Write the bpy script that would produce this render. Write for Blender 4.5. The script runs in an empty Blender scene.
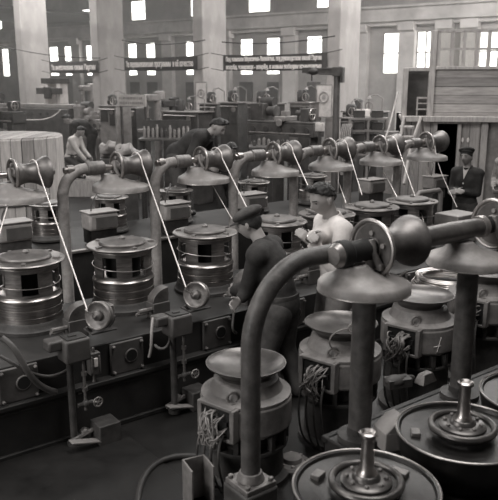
import bpy, bmesh, math, random
from mathutils import Vector, Matrix
random.seed(7)
sc = bpy.context.scene
COL = sc.collection
PI = math.pi
# ------------------------------------------------------------------ camera
F, CX, CY, H = 711.0, 249.0, 250.0, 2.6
P = math.atan2(168.0, F)
SP, CP = math.sin(P), math.cos(P)
cam = bpy.data.cameras.new('camera'); co = bpy.data.objects.new('camera', cam); COL.objects.link(co)
cam.sensor_fit = 'HORIZONTAL'; cam.sensor_width = 36.0; cam.lens = F/498.0*36.0
cam.clip_end = 200
co.location = (0, 0, H); co.rotation_euler = (PI/2 - P, 0, 0)
cam.dof.use_dof = True; cam.dof.focus_distance = 6.5; cam.dof.aperture_fstop = 3.2
sc.camera = co
# ------------------------------------------------------------------ place helpers (survey of the hall)
WORLD, FRONT, ROOFA, ROOFE, ROOFB, ROOFC, ROOFD, EXPO = 4.5, 400, 380, 250, 380, 850, 1300, 0.42
HAZE = .010
A = math.atan2(.609, .793)
DX, DY = math.cos(A), math.sin(A)           # machine run
NX, NY = math.sin(A), -math.cos(A)          # towards the aisle / camera side
def W(u, v, h=0.0): return Vector((u*DX+v*NX, u*DY+v*NY, h))
def ray(px, py):
    a, b = (px-CX)/F, -(py-CY)/F
    return Vector((a, CP + b*SP, b*CP - SP))
def at_h(px, py, h):
    d = ray(px, py); t = (h-H)/d.z
    return Vector((0, 0, H)) + d*t
def at_d(px, py, depth):
    return Vector((0, 0, H)) + ray(px, py)*depth
def at_v(px, py, v):
    d = ray(px, py); t = v/(d.x*NX+d.y*NY)
    p = Vector((0, 0, H)) + d*t
    return p.x*DX+p.y*DY, p.z
# ------------------------------------------------------------------ materials
def warm(v): return (min(1, v*1.045), v*.985, v*.955, 1)
def mat(name, v, rough=.6, metal=0.0, var=.25, scale=6.0, bump=.15, streak=None, spec=.4, spots=0.0):
    var = min(.7, var*1.4); bump *= 1.5
    m = bpy.data.materials.new(name); m.use_nodes = True
    nt = m.node_tree; N = nt.nodes; L = nt.links
    b = N['Principled BSDF']
    b.inputs['Roughness'].default_value = rough; b.inputs['Metallic'].default_value = metal
    b.inputs['Specular IOR Level'].default_value = spec
    tc = N.new('ShaderNodeTexCoord'); mp = N.new('ShaderNodeMapping'); L.new(tc.outputs['Object'], mp.inputs[0])
    if streak: mp.inputs['Scale'].default_value = streak
    n = N.new('ShaderNodeTexNoise'); n.inputs['Scale'].default_value = scale; n.inputs['Detail'].default_value = 6
    n.inputs['Roughness'].default_value = .65
    L.new(mp.outputs[0], n.inputs['Vector'])
    r = N.new('ShaderNodeValToRGB'); r.color_ramp.elements[0].position = .3; r.color_ramp.elements[1].position = .7
    r.color_ramp.elements[0].color = warm(v*(1-var)); r.color_ramp.elements[1].color = warm(v*(1+var))
    L.new(n.outputs['Fac'], r.inputs[0])
    out = r.outputs[0]
    if spots:
        n2 = N.new('ShaderNodeTexNoise'); n2.inputs['Scale'].default_value = scale*.45; n2.inputs['Detail'].default_value = 8
        L.new(tc.outputs['Object'], n2.inputs['Vector'])
        r2 = N.new('ShaderNodeValToRGB'); r2.color_ramp.elements[0].position = .52; r2.color_ramp.elements[1].position = .62
        L.new(n2.outputs['Fac'], r2.inputs[0])
        mx = N.new('ShaderNodeMix'); mx.data_type = 'RGBA'
        L.new(r2.outputs[0], mx.inputs[0]); L.new(out, mx.inputs[6]); mx.inputs[7].default_value = warm(v*(1-spots))
        out = mx.outputs[2]
    L.new(out, b.inputs['Base Color'])
    if metal or rough < .5:
        mr = N.new('ShaderNodeMapRange'); mr.inputs[3].default_value = max(.05, rough-.1); mr.inputs[4].default_value = rough+.15
        L.new(n.outputs['Fac'], mr.inputs[0]); L.new(mr.outputs[0], b.inputs['Roughness'])
    if bump:
        bp = N.new('ShaderNodeBump'); bp.inputs['Strength'].default_value = bump; bp.inputs['Distance'].default_value = .01
        L.new(n.outputs['Fac'], bp.inputs['Height']); L.new(bp.outputs[0], b.inputs['Normal'])
    return m
def planks(name, v, width=.12, axis=0, var=.2, rough=.75):
    """wood boards: stripes along one object axis, grain along the boards"""
    m = mat(name, v, rough, 0, var, 3.0, .2, streak=(8, 8, 1) if axis != 2 else (1, 1, 8))
    nt = m.node_tree; N = nt.nodes; L = nt.links; b = N['Principled BSDF']
    src = b.inputs['Base Color'].links[0].from_socket
    tc = N.new('ShaderNodeTexCoord'); sx = N.new('ShaderNodeSeparateXYZ'); L.new(tc.outputs['Object'], sx.inputs[0])
    d = N.new('ShaderNodeMath'); d.operation = 'DIVIDE'; d.inputs[1].default_value = width; L.new(sx.outputs[axis], d.inputs[0])
    fr = N.new('ShaderNodeMath'); fr.operation = 'FRACT'; L.new(d.outputs[0], fr.inputs[0])
    gt = N.new('ShaderNodeMath'); gt.operation = 'LESS_THAN'; gt.inputs[1].default_value = .09; L.new(fr.outputs[0], gt.inputs[0])
    fl = N.new('ShaderNodeMath'); fl.operation = 'FLOOR'; L.new(d.outputs[0], fl.inputs[0])
    wn = N.new('ShaderNodeTexWhiteNoise'); wn.noise_dimensions = '1D'; L.new(fl.outputs[0], wn.inputs['W'])
    mr = N.new('ShaderNodeMapRange'); mr.inputs[3].default_value = .72; mr.inputs[4].default_value = 1.15; L.new(wn.outputs[0], mr.inputs[0])
    sub = N.new('ShaderNodeMath'); sub.operation = 'MULTIPLY_ADD'; sub.inputs[1].default_value = -.55; L.new(gt.outputs[0], sub.inputs[0]); L.new(mr.outputs[0], sub.inputs[2])
    mx = N.new('ShaderNodeMix'); mx.data_type = 'RGBA'; mx.blend_type = 'MULTIPLY'; mx.inputs[0].default_value = 1
    L.new(src, mx.inputs[6]); L.new(sub.outputs[0], mx.inputs[7]); L.new(mx.outputs[2], b.inputs['Base Color'])
    return m
def glass(name):
    m = bpy.data.materials.new(name); m.use_nodes = True; nt = m.node_tree; N = nt.nodes; L = nt.links
    for x in list(N): N.remove(x)
    o = N.new('ShaderNodeOutputMaterial'); t = N.new('ShaderNodeBsdfTransparent'); g = N.new('ShaderNodeBsdfGlossy')
    g.inputs['Roughness'].default_value = .1; mx = N.new('ShaderNodeMixShader'); mx.inputs[0].default_value = .06
    t.inputs[0].default_value = (.93, .93, .92, 1)
    L.new(t.outputs[0], mx.inputs[1]); L.new(g.outputs[0], mx.inputs[2]); L.new(mx.outputs[0], o.inputs[0]); return m
def emit(name, s):
    m = bpy.data.materials.new(name); m.use_nodes = True
    b = m.node_tree.nodes['Principled BSDF']; b.inputs['Emission Color'].default_value = (1, .98, .93, 1); b.inputs['Emission Strength'].default_value = s
    return m
M = dict(
    floor=mat('iron_floor', .013, .42, 0, .5, 1.6, .25, spots=.4),
    base=mat('machine_base_paint', .023, .55, 0, .3, 4, .15, spots=.3),
    dark=mat('dark_iron', .022, .55, .2, .4, 9, .25),
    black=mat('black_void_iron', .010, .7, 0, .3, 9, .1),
    drum=mat('worn_drum_steel', .22, .36, .8, .35, 7, .08, streak=(1, 1, 5)),
    coil=mat('drawn_wire_coil', .36, .30, 1, .3, 7, .06, streak=(1, 1, 14)),
    bright=mat('polished_steel', .45, .30, 1, .2, 5, .02),
    lid=mat('drum_lid_iron', .14, .45, .5, .35, 7, .2),
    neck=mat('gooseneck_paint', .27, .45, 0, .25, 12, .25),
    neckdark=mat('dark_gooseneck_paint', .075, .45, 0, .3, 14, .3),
    hood=mat('hood_grey_paint', .25, .45, 0, .25, 8, .15, spots=.25),
    spool=mat('spool_iron', .15, .42, .6, .3, 8, .1),
    rim=mat('spool_rim_steel', .35, .35, .8, .25, 8, .1),
    hub=mat('hub_iron', .16, .45, .3, .35, 12, .3),
    wire=mat('wire_steel', .75, .35, .3, .1, 20, 0),
    boxd=mat('switch_box_paint', .075, .45, 0, .2, 6, .1),
    boxl=mat('light_box_paint', .26, .55, 0, .2, 5, .1),
    motor=mat('motor_paint', .17, .5, 0, .3, 7, .25, spots=.35),
    motord=mat('motor_casting', .05, .55, 0, .35, 9, .25),
    dish=mat('dish_steel', .10, .32, .7, .35, 5, .1),
    pot=mat('pot_iron', .026, .32, .6, .45, 5, .25, spots=.3),
    hose=mat('rubber_hose', .035, .5, 0, .2, 20, .1),
    cable=mat('cable_sheath', .22, .5, 0, .35, 20, .1),
    wall=mat('plaster_wall', .29, .9, 0, .2, 1.2, .1, spots=.2),
    wall2=mat('pilaster_plaster', .50, .9, 0, .15, 1.2, .1),
    column=mat('concrete_column', .30, .9, 0, .18, 2.0, .2, streak=(1, 1, .4), spots=.18),
    beam=mat('concrete_beam', .46, .9, 0, .25, 1.0, .1),
    ceil=mat('sooty_ceiling', .05, .95, 0, .3, 1.0, .1),
    frame=mat('window_frame_paint', .22, .7, 0, .2, 8, .1),
    banner=mat('banner_cloth', .055, .85, 0, .15, 5, .15),
    letter=mat('banner_lettering', .62, .8, 0, .1, 5, 0),
    poster=mat('poster_paper', .50, .8, 0, .15, 7, .05),
    posterink=mat('poster_ink', .28, .8, 0, .25, 9, 0),
    wood=planks('vat_boards', .36, .13, 0), woodh=planks('booth_boards', .33, .14, 2),
    woodv=planks('door_boards', .34, .16, 0), woodf=mat('timber_frame', .36, .75, 0, .2, 5, .15, streak=(6, 6, 1)),
    shadow=mat('dark_panel', .05, .8, 0, .2, 5, .05),  # plain dark colour of wall bays, ropes and cables
    mach=mat('machine_tool_grey', .075, .5, .1, .3, 5, .15), machl=mat('machine_tool_light', .21, .5, .1, .25, 5, .15),
    machd=mat('machine_tool_dark', .05, .5, .1, .3, 5, .15),
    skin=mat('skin', .27, .55, 0, .1, 8, .05), hair=mat('hair', .018, .6, 0, .4, 40, .4),
    coat=mat('dark_work_coat', .028, .85, 0, .3, 9, .5), trouser=mat('work_trousers', .050, .85, 0, .3, 9, .5),
    shirt=mat('pale_shirt', .5, .8, 0, .12, 8, .4), apron=mat('grey_apron', .15, .85, 0, .25, 8, .4),
    cap=mat('cloth_cap', .05, .85, 0, .25, 14, .4), beret=mat('beret_felt', .028, .9, 0, .2, 14, .3),
    check=mat('checked_shirt', .24, .85, 0, .3, 25, .3), shoe=mat('shoe_leather', .02, .5, 0, .2, 9, .2),
    eye=mat('eye_dark', .02, .3, 0, .1, 5, 0), paper=mat('paper_white', .7, .8, 0, .08, 4, 0),
    chalk=mat('chalk_mark', .55, .9, 0, .3, 60, 0), glass=glass('window_glass'),
    sky=emit('skylight_pane', 5),  # emissive colour standing in for light reflected on the ceiling
)
# ------------------------------------------------------------------ mesh builder
class MB:
    def __init__(s): s.v = []; s.f = []; s.mi = []; s.cur = 0
    def add(s, vs, fs):
        o = len(s.v); s.v += [tuple(v) for v in vs]; s.f += [tuple(i+o for i in f) for f in fs]; s.mi += [s.cur]*len(fs); return s
    def box(s, c, d, rz=0, m=None, taper=1.0):
        x, y, z = d[0]/2, d[1]/2, d[2]/2; c = Vector(c); R = Matrix.Rotation(rz, 3, 'Z')
        if m is not None: R = m
        vs = []
        for k in (-1, 1):
            t = taper if k > 0 else 1
            for (i, j) in ((-1, -1), (1, -1), (1, 1), (-1, 1)): vs.append(c + R @ Vector((i*x*t, j*y*t, k*z)))
        return s.add(vs, [(3, 2, 1, 0), (4, 5, 6, 7), (0, 1, 5, 4), (1, 2, 6, 5), (2, 3, 7, 6), (3, 0, 4, 7)])
    def lathe(s, prof, seg=32, o=(0, 0, 0), axis='Z', m=None, cap0=True, cap1=True, a0=0):
        R = m or {'Z': Matrix.Identity(3), 'X': Matrix(((0, 0, 1), (0, 1, 0), (-1, 0, 0))), 'Y': Matrix(((1, 0, 0), (0, 0, 1), (0, -1, 0)))}[axis]
        o = Vector(o); vs = []; fs = []
        for (r, z) in prof:
            for i in range(seg):
                a = 2*PI*i/seg + a0; vs.append(o + R @ Vector((r*math.cos(a), r*math.sin(a), z)))
        n = len(prof)
        for k in range(n-1):
            for i in range(seg):
                j = (i+1) % seg; fs.append((k*seg+i, k*seg+j, (k+1)*seg+j, (k+1)*seg+i))
        if cap0: fs.append(tuple(range(seg-1, -1, -1)))
        if cap1: fs.append(tuple((n-1)*seg+i for i in range(seg)))
        return s.add(vs, fs)
    def tube(s, pts, r, seg=10, caps=True):
        pts = [Vector(p) for p in pts]; n = len(pts); rr = r if isinstance(r, (list, tuple)) else [r]*n
        T = []
        for i in range(n):
            t = (pts[min(i+1, n-1)]-pts[max(i-1, 0)]); T.append(t.normalized() if t.length > 1e-9 else Vector((0, 0, 1)))
        a = Vector((0, 0, 1)) if abs(T[0].z) < .9 else Vector((1, 0, 0))
        X = T[0].cross(a).normalized(); vs = []; fs = []
        for i in range(n):
            X = (X - T[i]*X.dot(T[i])).normalized(); Y = T[i].cross(X)
            for k in range(seg):
                q = 2*PI*k/seg; vs.append(pts[i] + (X*math.cos(q)+Y*math.sin(q))*rr[i])
        for i in range(n-1):
            for k in range(seg):
                j = (k+1) % seg; fs.append((i*seg+k, i*seg+j, (i+1)*seg+j, (i+1)*seg+k))
        if caps: fs.append(tuple(range(seg-1, -1, -1))); fs.append(tuple((n-1)*seg+k for k in range(seg)))
        return s.add(vs, fs)
    def torus(s, R, r, o=(0, 0, 0), axis='Z', seg=40, ring=8):
        prof = [(R+r*math.cos(2*PI*k/ring), r*math.sin(2*PI*k/ring)) for k in range(ring+1)]
        return s.lathe(prof, seg, o, axis, cap0=False, cap1=False)
    def ball(s, c, d, seg=16, ring=10, m=None):
        R = m or Matrix.Identity(3); c = Vector(c); vs = []; fs = []
        for k in range(ring+1):
            t = PI*k/ring
            for i in range(seg):
                a = 2*PI*i/seg; vs.append(c + R @ Vector((d[0]*math.sin(t)*math.cos(a), d[1]*math.sin(t)*math.sin(a), -d[2]*math.cos(t))))
        for k in range(ring):
            for i in range(seg):
                j = (i+1) % seg; fs.append((k*seg+i, k*seg+j, (k+1)*seg+j, (k+1)*seg+i))
        return s.add(vs, fs)
    def capsule(s, a, b, ra, rb, seg=14):
        a, b = Vector(a), Vector(b); d = b-a; L = d.length
        if L < 1e-6: return s.ball(a, (ra, ra, ra), seg)
        q = Vector((0, 0, 1)).rotation_difference(d).to_matrix(); prof = []
        for k in range(6): t = PI/2*k/5; prof.append((max(ra*math.sin(t), 1e-4), -ra*math.cos(t)))
        for k in range(6): t = PI/2*k/5; prof.append((max(rb*math.cos(t), 1e-4), L+rb*math.sin(t)))
        return s.lathe(prof, seg, a, m=q)
    def window_wall(s, r, thick, z0, z1, wz0, wz1, nwin, wfrac, seg=72):
        """thin cylindrical wall with a ring of rectangular openings"""
        zs = [z0, wz0, wz1, z1]; per = seg//nwin; op = int(per*wfrac)
        hole = lambda i, k: k == 1 and (i % per) < op
        vs = []; fs = []
        idx = lambda i, k, q: ((i % seg)*4+k)*2+q
        for i in range(seg):
            a = 2*PI*i/seg
            for k in range(4):
                for q in (0, 1):
                    R = r-thick*q; vs.append((R*math.cos(a), R*math.sin(a), zs[k]))
        for i in range(seg):
            for k in range(3):
                if hole(i, k): continue
                fs.append((idx(i, k, 0), idx(i+1, k, 0), idx(i+1, k+1, 0), idx(i, k+1, 0)))
                fs.append((idx(i+1, k, 1), idx(i, k, 1), idx(i, k+1, 1), idx(i+1, k+1, 1)))
                if k != 1: continue
                if hole(i-1, 1): fs.append((idx(i, 1, 1), idx(i, 1, 0), idx(i, 2, 0), idx(i, 2, 1)))
                if hole(i+1, 1): fs.append((idx(i+1, 1, 0), idx(i+1, 1, 1), idx(i+1, 2, 1), idx(i+1, 2, 0)))
            if hole(i, 1):
                fs.append((idx(i, 1, 0), idx(i+1, 1, 0), idx(i+1, 1, 1), idx(i, 1, 1)))
                fs.append((idx(i, 2, 1), idx(i+1, 2, 1), idx(i+1, 2, 0), idx(i, 2, 0)))
        return s.add(vs, fs)
    def mesh(s, name):
        me = bpy.data.meshes.new(name); me.from_pydata(s.v, [], s.f)
        bm = bmesh.new(); bm.from_mesh(me); bmesh.ops.recalc_face_normals(bm, faces=bm.faces); bm.to_mesh(me); bm.free()
        return me
    def build(s, name, m, parent=None, loc=(0, 0, 0), rz=0, bevel=0, smooth=True, ang=38, sub=0):
        me = s.mesh(name)
        ms = m if isinstance(m, (list, tuple)) else [m]
        for x in ms: me.materials.append(M[x] if isinstance(x, str) else x)
        if len(ms) > 1:
            for p, i in zip(me.polygons, s.mi): p.material_index = i
        if smooth:
            me.polygons.foreach_set('use_smooth', [True]*len(me.polygons)); me.set_sharp_from_angle(angle=math.radians(ang))
        o = bpy.data.objects.new(name, me); COL.objects.link(o)
        o.location = loc; o.rotation_euler = (0, 0, rz)
        if parent: o.parent = parent
        if bevel:
            b = o.modifiers.new('bevel', 'BEVEL'); b.width = bevel; b.segments = 2; b.limit_method = 'ANGLE'; b.angle_limit = math.radians(40)
            b.harden_normals = False
        return o
def tag(o, label, cat, group=None, kind=None):
    if label: o['label'] = label
    if cat: o['category'] = cat
    if group: o['group'] = group
    if kind: o['kind'] = kind
    return o
def struct(o): o['kind'] = 'structure'; return o
def thing(name, label, cat, loc=(0, 0, 0), rz=0, group=None):
    o = bpy.data.objects.new(name, None); COL.objects.link(o); o.empty_display_size = .1
    o.location = loc; o.rotation_euler = (0, 0, rz); return tag(o, label, cat, group)
def kids(o): return [c for c in COL.objects if c.parent == o]
def dup(root, loc=None, rz=None, label=None):
    r = root.copy(); COL.objects.link(r)
    if loc is not None: r.location = loc
    if rz is not None: r.rotation_euler = (0, 0, rz)
    if label: r['label'] = label
    for c in kids(root):
        k = c.copy(); COL.objects.link(k); k.parent = r
        for g in kids(c):
            q = g.copy(); COL.objects.link(q); q.parent = k
    return r
def arc(c, r, a0, a1, n, ax=(1, 0, 0), ay=(0, 0, 1)):
    c, ax, ay = Vector(c), Vector(ax), Vector(ay)
    return [c + ax*r*math.cos(a0+(a1-a0)*i/n) + ay*r*math.sin(a0+(a1-a0)*i/n) for i in range(n+1)]
def bez(p0, p1, p2, p3, n=14):
    p0, p1, p2, p3 = map(Vector, (p0, p1, p2, p3)); r = []
    for i in range(n+1):
        t = i/n; r.append(p0*(1-t)**3+p1*3*t*(1-t)**2+p2*3*t*t*(1-t)+p3*t**3)
    return r
ORD = ['leftmost', 'second from left', 'third from left', 'fourth from left', 'fifth from left', 'sixth from left', 'seventh from left']

# ================================================================== left wire-drawing bank
VF = -4.65                                   # front face of the bed
def local_thing(name, label, cat, u, v, h=0, group=None, rz=A): return thing(name, label, cat, W(u, v, h), rz, group)
# bed: local frame origin at u=-.5, v=VF ; x along, y away
U0, U1 = -.6, 8.15
bed = local_thing('machine_bed', 'long dark cast-iron bed carrying the front row of wire drums', 'machine bed', 0, VF)
L_ = U1-U0; xm = (U0+U1)/2
MB().box((xm, .62, .53), (L_, 1.14, .28)).box((xm, .60, .2), (L_, 1.2, .36)).build('bed_block', 'base', bed, bevel=.008)
MB().box((xm, .02, .39), (L_, .10, .035)).box((xm, .03, .335), (L_, .07, .02)).build('ledge', 'base', bed, bevel=.006)
MB().box((xm, .0, .02), (L_, .05, .04)).build('foot_flange', 'dark', bed, bevel=.006)
for i in range(7):
    u = 1.55+.85*i
    p = MB().box((u, .03, .535), (.28, .03, .25)).build('inspection_plate', 'boxd', bed, bevel=.006)
    for (a, c) in ((-.13, -.11), (.13, -.11), (-.13, .11), (.13, .11)): MB().lathe([(.012, 0), (.012, .02), (.006, .026)], 8, (u+a*.92, .015, .535+c*.95), m=Matrix.Rotation(PI/2, 3, 'X')).build('plate_bolt', 'hub', p)
    MB().torus(.048, .008, (u+.03, .012, .54), 'Y', 24).build('porthole_ring', 'hub', p)
    MB().lathe([(.046, -.012), (.046, .012)], 24, (u+.03, .016, .54), 'Y').build('porthole', 'black', p)
for u in (1.05, 2.28, 3.1, 3.95, 4.8, 5.7):
    MB().box((u, .048, .53), (.012, .012, .27)).build('panel_seam', 'black', bed)
fb = local_thing('machine_bed', 'dark cast-iron bed at the back carrying the rear row of drums', 'machine bed', 0, -7.15)
MB().box((xm+.4, .62, .40), (L_+.8, 1.2, .80)).build('bed_block', 'base', fb, bevel=.01)
MB().box((xm+.4, .02, .79), (L_+.8, .06, .03)).build('edge_rail', 'rim', fb, bevel=.004)
tr = local_thing('shaft_foundation', 'low dark foundation strip between the two drum beds', 'foundation', 0, -5.9)
MB().box((xm, .5, .1), (L_, 1.0, .2)).build('foundation_strip', 'dark', tr, bevel=.01)

def make_drum(name, label, group):
    t = thing(name, label, 'wire drum', (0, 0, 0), A, group)
    MB().lathe([(.30, .672), (.30, .70), (.285, .715), (.28, .74), (.268, .76)], 56).build('base_ring', 'motord', t)
    prof = [(.266, .755), (.264, .80), (.259, .802), (.259, .812), (.263, .814), (.262, .862), (.257, .864), (.257, .872), (.261, .874), (.261, .922), (.268, .928), (.268, .942), (.258, .950), (.252, .965)]
    MB().lathe(prof, 64).build('ring_casing', 'coil', t, ang=30)
    MB().window_wall(.252, .018, .96, 1.205, .985, 1.16, 6, .52).build('windowed_shell', 'drum', t)
    MB().torus(.256, .0045, (0, 0, 1.195), seg=56).build('shell_band', 'rim', t)
    MB().lathe([(.15, .80), (.15, 1.2)], 24).build('inner_core', 'black', t)
    MB().lathe([(.252, 1.195), (.285, 1.207), (.305, 1.218), (.308, 1.226), (.300, 1.234), (.24, 1.236)], 64, cap0=False).build('flange', 'drum', t)
    ld = MB().lathe([(.200, 1.232), (.202, 1.252), (.192, 1.264), (.10, 1.272), (.02, 1.275)], 56).build('lid', 'lid', t)
    MB().lathe([(.028, 1.27), (.028, 1.29), (.012, 1.305)], 16).build('lid_knob', 'hub', ld)
    b = MB()
    for k in range(5): a = k*1.3+.4; MB().box((.25*math.cos(a), .25*math.sin(a), 1.24), (.05, .03, .018), a).build('flange_clip', 'hub', t)
    pts = [(.262*math.cos(a*.12), .262*math.sin(a*.12), 1.06+.018*math.sin(a*.12)) for a in range(53)]
    MB().tube(pts, .0042, 6).build('loose_wire_turn', 'rim', t)
    return t
dp = [(25, 252), (122, 240), (205, 234), (277, 226), (327, 211), (372, 206), (412, 200)]
D0 = make_drum('wire_drum', '', 'front row of wire drums')
look = ['front wire drum nearest the thick curved hoses, only half in view',
        'front wire drum standing behind the glazed breaker switch and first guide wheel',
        'front wire drum facing the capped worker, just in front of his face',
        'front wire drum directly behind the back of the capped worker in dark coat',
        'front wire drum behind the hands of the worker in the pale shirt',
        'front wire drum to the right of the pale-shirted worker, square openings visible',
        'last front wire drum of the row, nearest the man in beret']
DRU = []
for i, (px, py) in enumerate(dp):
    u, h = at_v(px, py, -5.45); DRU.append(u)
    o = D0 if i == 0 else dup(D0)
    o.location = W(u, -5.45, 0); o.rotation_euler = (0, 0, A+.35*i); o['label'] = look[i].replace('’', "'")
# rear row
far = [(48, 'first'), (110, 'second'), (176, 'third'), (254, 'fourth'), (312, 'fifth')]
flook = ['rear drum under the leftmost bell hood, partly hidden', 'rear drum under the second bell hood from left',
         'rear drum left of the stooping man in dark jacket', 'rear drum seen between the fourth hood and the capped worker',
         'rear drum farthest right, in the dark behind the pale-shirted worker']
for i, (px, _) in enumerate(far):
    u, h = at_v(px, 205, -7.85)
    o = dup(D0, W(u, -7.85, .80-.66*.72), A+.2*i+.1, flook[i]); o['group'] = 'rear row of wire drums'; o.scale = (.74, .74, .74)

# guide wheels (die holders) in front of the drums
def make_wheel():
    t = thing('guide_wheel', '', 'guide wheel', (0, 0, 0), A, 'guide wheels in front of the drums')
    R = Matrix.Rotation(math.radians(-58), 3, 'Z') @ Matrix.Rotation(math.radians(78), 3, 'X')
    MB().lathe([(.118, -.03), (.125, -.022), (.125, -.01), (.112, 0), (.112, .012), (.125, .022), (.125, .034), (.11, .04), (.085, .02), (.06, .016)], 44, m=R, cap1=True).build('wheel', 'hub', t)
    MB().lathe([(.122, .03), (.127, .036), (.118, .044), (.112, .038)], 44, m=R, cap0=False, cap1=False).build('wheel_rim', 'rim', t)
    MB().lathe([(.045, .02), (.045, .055), (.03, .065), (.012, .085)], 20, m=R).build('hub', 'lid', t)
    b = MB().tube([(0, .02, 0), (.06, .12, -.02), (.10, .2, -.06)], .03, 10)
    b.box((.13, .16, -.04), (.14, .1, .14)); b.build('bracket', 'hub', t, bevel=.008)
    MB().tube(arc((.02, .05, -.02), .15, -2.6, -.2, 10), .014, 8).box((.03, .07, -.152), (.24, .18, .016)).build('drip_tray', 'motord', t, bevel=.004)
    MB().tube([R @ Vector((.0, .0, .08)), R @ Vector((-.09, .05, .10))], .006, 6).build('pin', 'bright', t)
    return t
wl = make_wheel()
for i in range(3):
    u = 2.2+.87*i; o = wl if i == 0 else dup(wl)
    o.location = W(u, -4.70, .90); o.scale = (.86, .86, .86)
    o['label'] = ['round guide wheel low in front, left of the second front drum', 'round guide wheel under the third front drum, left of the worker\'s hand', 'guide wheel hidden behind the capped worker in the dark coat', 'guide wheel at the bed edge near the pale-shirted worker', 'guide wheel farthest along the front bed'][i]

# switch boxes with pipe and valve
def make_switch():
    t = thing('switch_box', '', 'switch box', (0, 0, 0), A, 'switch boxes on the bed front')
    b = MB().box((.03, 0, 0), (.19, .17, .17)).box((-.10, .04, .045), (.12, .12, .08)); b.build('housing', 'boxd', t, bevel=.016)
    MB().box((.03, 0, .088), (.15, .13, .012)).box((.02, .0, .096), (.06, .03, .012)).build('cover', 'base', t, bevel=.004)
    MB().tube([(.0, .02, -.06), (.0, .02, -.74)], .026, 12).lathe([(.05, -.75), (.05, -.72)], 14, (0, .02, 0)).build('conduit', 'motord', t)
    return t
sb = make_switch()
for i in range(3):
    u = 1.88+.86*i; o = sb if i == 0 else dup(sb)
    o.location = W(u, -4.53, .76)
    o['label'] = ['dark rounded switch box beside the leftmost front drum', 'dark switch box right of the second front drum', 'switch box behind the legs of the capped worker', 'switch box between the two aisle workers', 'switch box beyond the pale-shirted worker', 'farthest switch box on the bed front'][i]
def make_valve():
    t = thing('valve_pipe', '', 'valve', (0, 0, 0), A, 'thin pipes with a valve handwheel')
    MB().tube([(0, 0, .34), (0, 0, .02), (.0, .0, -.05)], .011, 8).lathe([(.02, .10), (.02, .13)], 10).lathe([(.02, .22), (.02, .25)], 10).build('pipe', 'hub', t)
    MB().tube([(-.06, 0, 0), (.06, 0, 0)], .016, 8).ball((0, 0, 0), (.026, .026, .03)).build('valve_body', 'motord', t)
    h = MB().torus(.034, .006, (.085, -.03, .0), 'Y', 20)
    for k in range(3): a = k*PI/3; h.tube([(.085-.034*math.cos(a), -.03, -.034*math.sin(a)), (.085+.034*math.cos(a), -.03, .034*math.sin(a))], .004, 6)
    h.tube([(.06, 0, 0), (.085, -.03, 0)], .006, 6); h.build('handwheel', 'rim', t)
    return t
vv = make_valve()
for i in range(3):
    u = 1.92+.85*i+.05; o = vv if i == 0 else dup(vv)
    o.location = W(u, -4.52, .32)
    o['label'] = ['small spoked valve handwheel on thin pipe below the breaker switch', 'valve handwheel left of the motor with dish top, second along the bed', 'valve behind the capped worker', 'valve along the bed behind the second motor', 'farthest valve on the bed front'][i]
# breaker switch, hoses, floor boxes
u, h = at_v(97, 365, -4.6)
br = local_thing('breaker_switch', 'small glazed breaker switch on the bed front below the first guide wheel', 'switch', u, -4.655, h)
MB().box((0, 0, 0), (.085, .07, .17)).lathe([(.012, .08), (.012, .12)], 8).build('housing', 'boxd', br, bevel=.012)
MB().box((0, -.038, .015), (.03, .015, .07)).build('lever', 'paper', br, bevel=.004)
MB().box((-.03, -.036, 0), (.012, .012, .13)).build('cover_lug', 'hub', br, bevel=.003); MB().box((.03, -.036, 0), (.012, .012, .13)).build('cover_lug', 'hub', br, bevel=.003)
MB().tube(bez((0, 0, -.08), (0, 0, -.2), (-.03, .0, -.2), (-.14, .0, -.21)), .011, 8).build('lead', 'hub', br)
def hose(name, label, pts, r, m='hose'):
    o = MB().tube(pts, r, 10).build(name, m); return tag(o, label, 'hose')
def pv(px, py, v): u, h = at_v(px, py, v); return W(u, v, h)
hose('rubber_hose', 'thick dark hose curving down the bed past the inspection plate', bez(pv(2, 338, -4.62), pv(26, 352, -4.5), pv(22, 385, -4.5), pv(56, 392, -4.56)), .022, 'boxd')
hose('rubber_hose', 'thinner hose looping below the leftmost switch box', bez(pv(0, 356, -4.60), pv(22, 368, -4.52), pv(45, 388, -4.52), pv(70, 368, -4.58)), .012, 'boxd')
hose('rubber_hose', 'pale limp hose hanging from the second switch box', bez(pv(153, 318, -4.5), pv(150, 335, -4.42), pv(153, 345, -4.42), pv(149, 357, -4.45)), .011, 'boxl')
hose('rubber_hose', 'dark hose looped below the second switch box', bez(pv(155, 345, -4.58), pv(160, 352, -4.5), pv(170, 350, -4.5), pv(170, 336, -4.58)), .012, 'boxd')
hose('rubber_hose', 'hose curving down the bed left of the capped worker', bez(pv(234, 312, -4.6), pv(232, 325, -4.5), pv(232, 332, -4.5), pv(236, 333, -4.55)), .012, 'boxd')
def make_foot():
    t = thing('foot_pedal', '', 'foot pedal', (0, 0, 0), A, 'floor pedals by the bed')
    MB().box((.12, 0, .08), (.17, .17, .16)).build('pedal_box', 'motord', t, bevel=.008)
    MB().box((-.06, -.05, .07), (.24, .07, .012), .15, m=Matrix.Rotation(.25, 3, 'Y')).build('tongue', 'hood', t, bevel=.003)
    MB().tube([(-.14, .04, .05), (.06, .04, .1)], .02, 8).ball((-.02, .06, .09), (.04, .035, .03)).build('pivot', 'hub', t)
    return t
ft = make_foot()
for i, (px, py) in enumerate([(86, 440), (178, 406)]):
    p = at_h(px, py, 0)+Vector((NX, NY, 0))*.09; o = ft if i == 0 else dup(ft); o.location = p
    o['label'] = ['iron foot pedal and box on the dark floor below the leftmost valve', 'foot pedal with pale tongue on the floor left of the dish-topped motor'][i]

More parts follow.
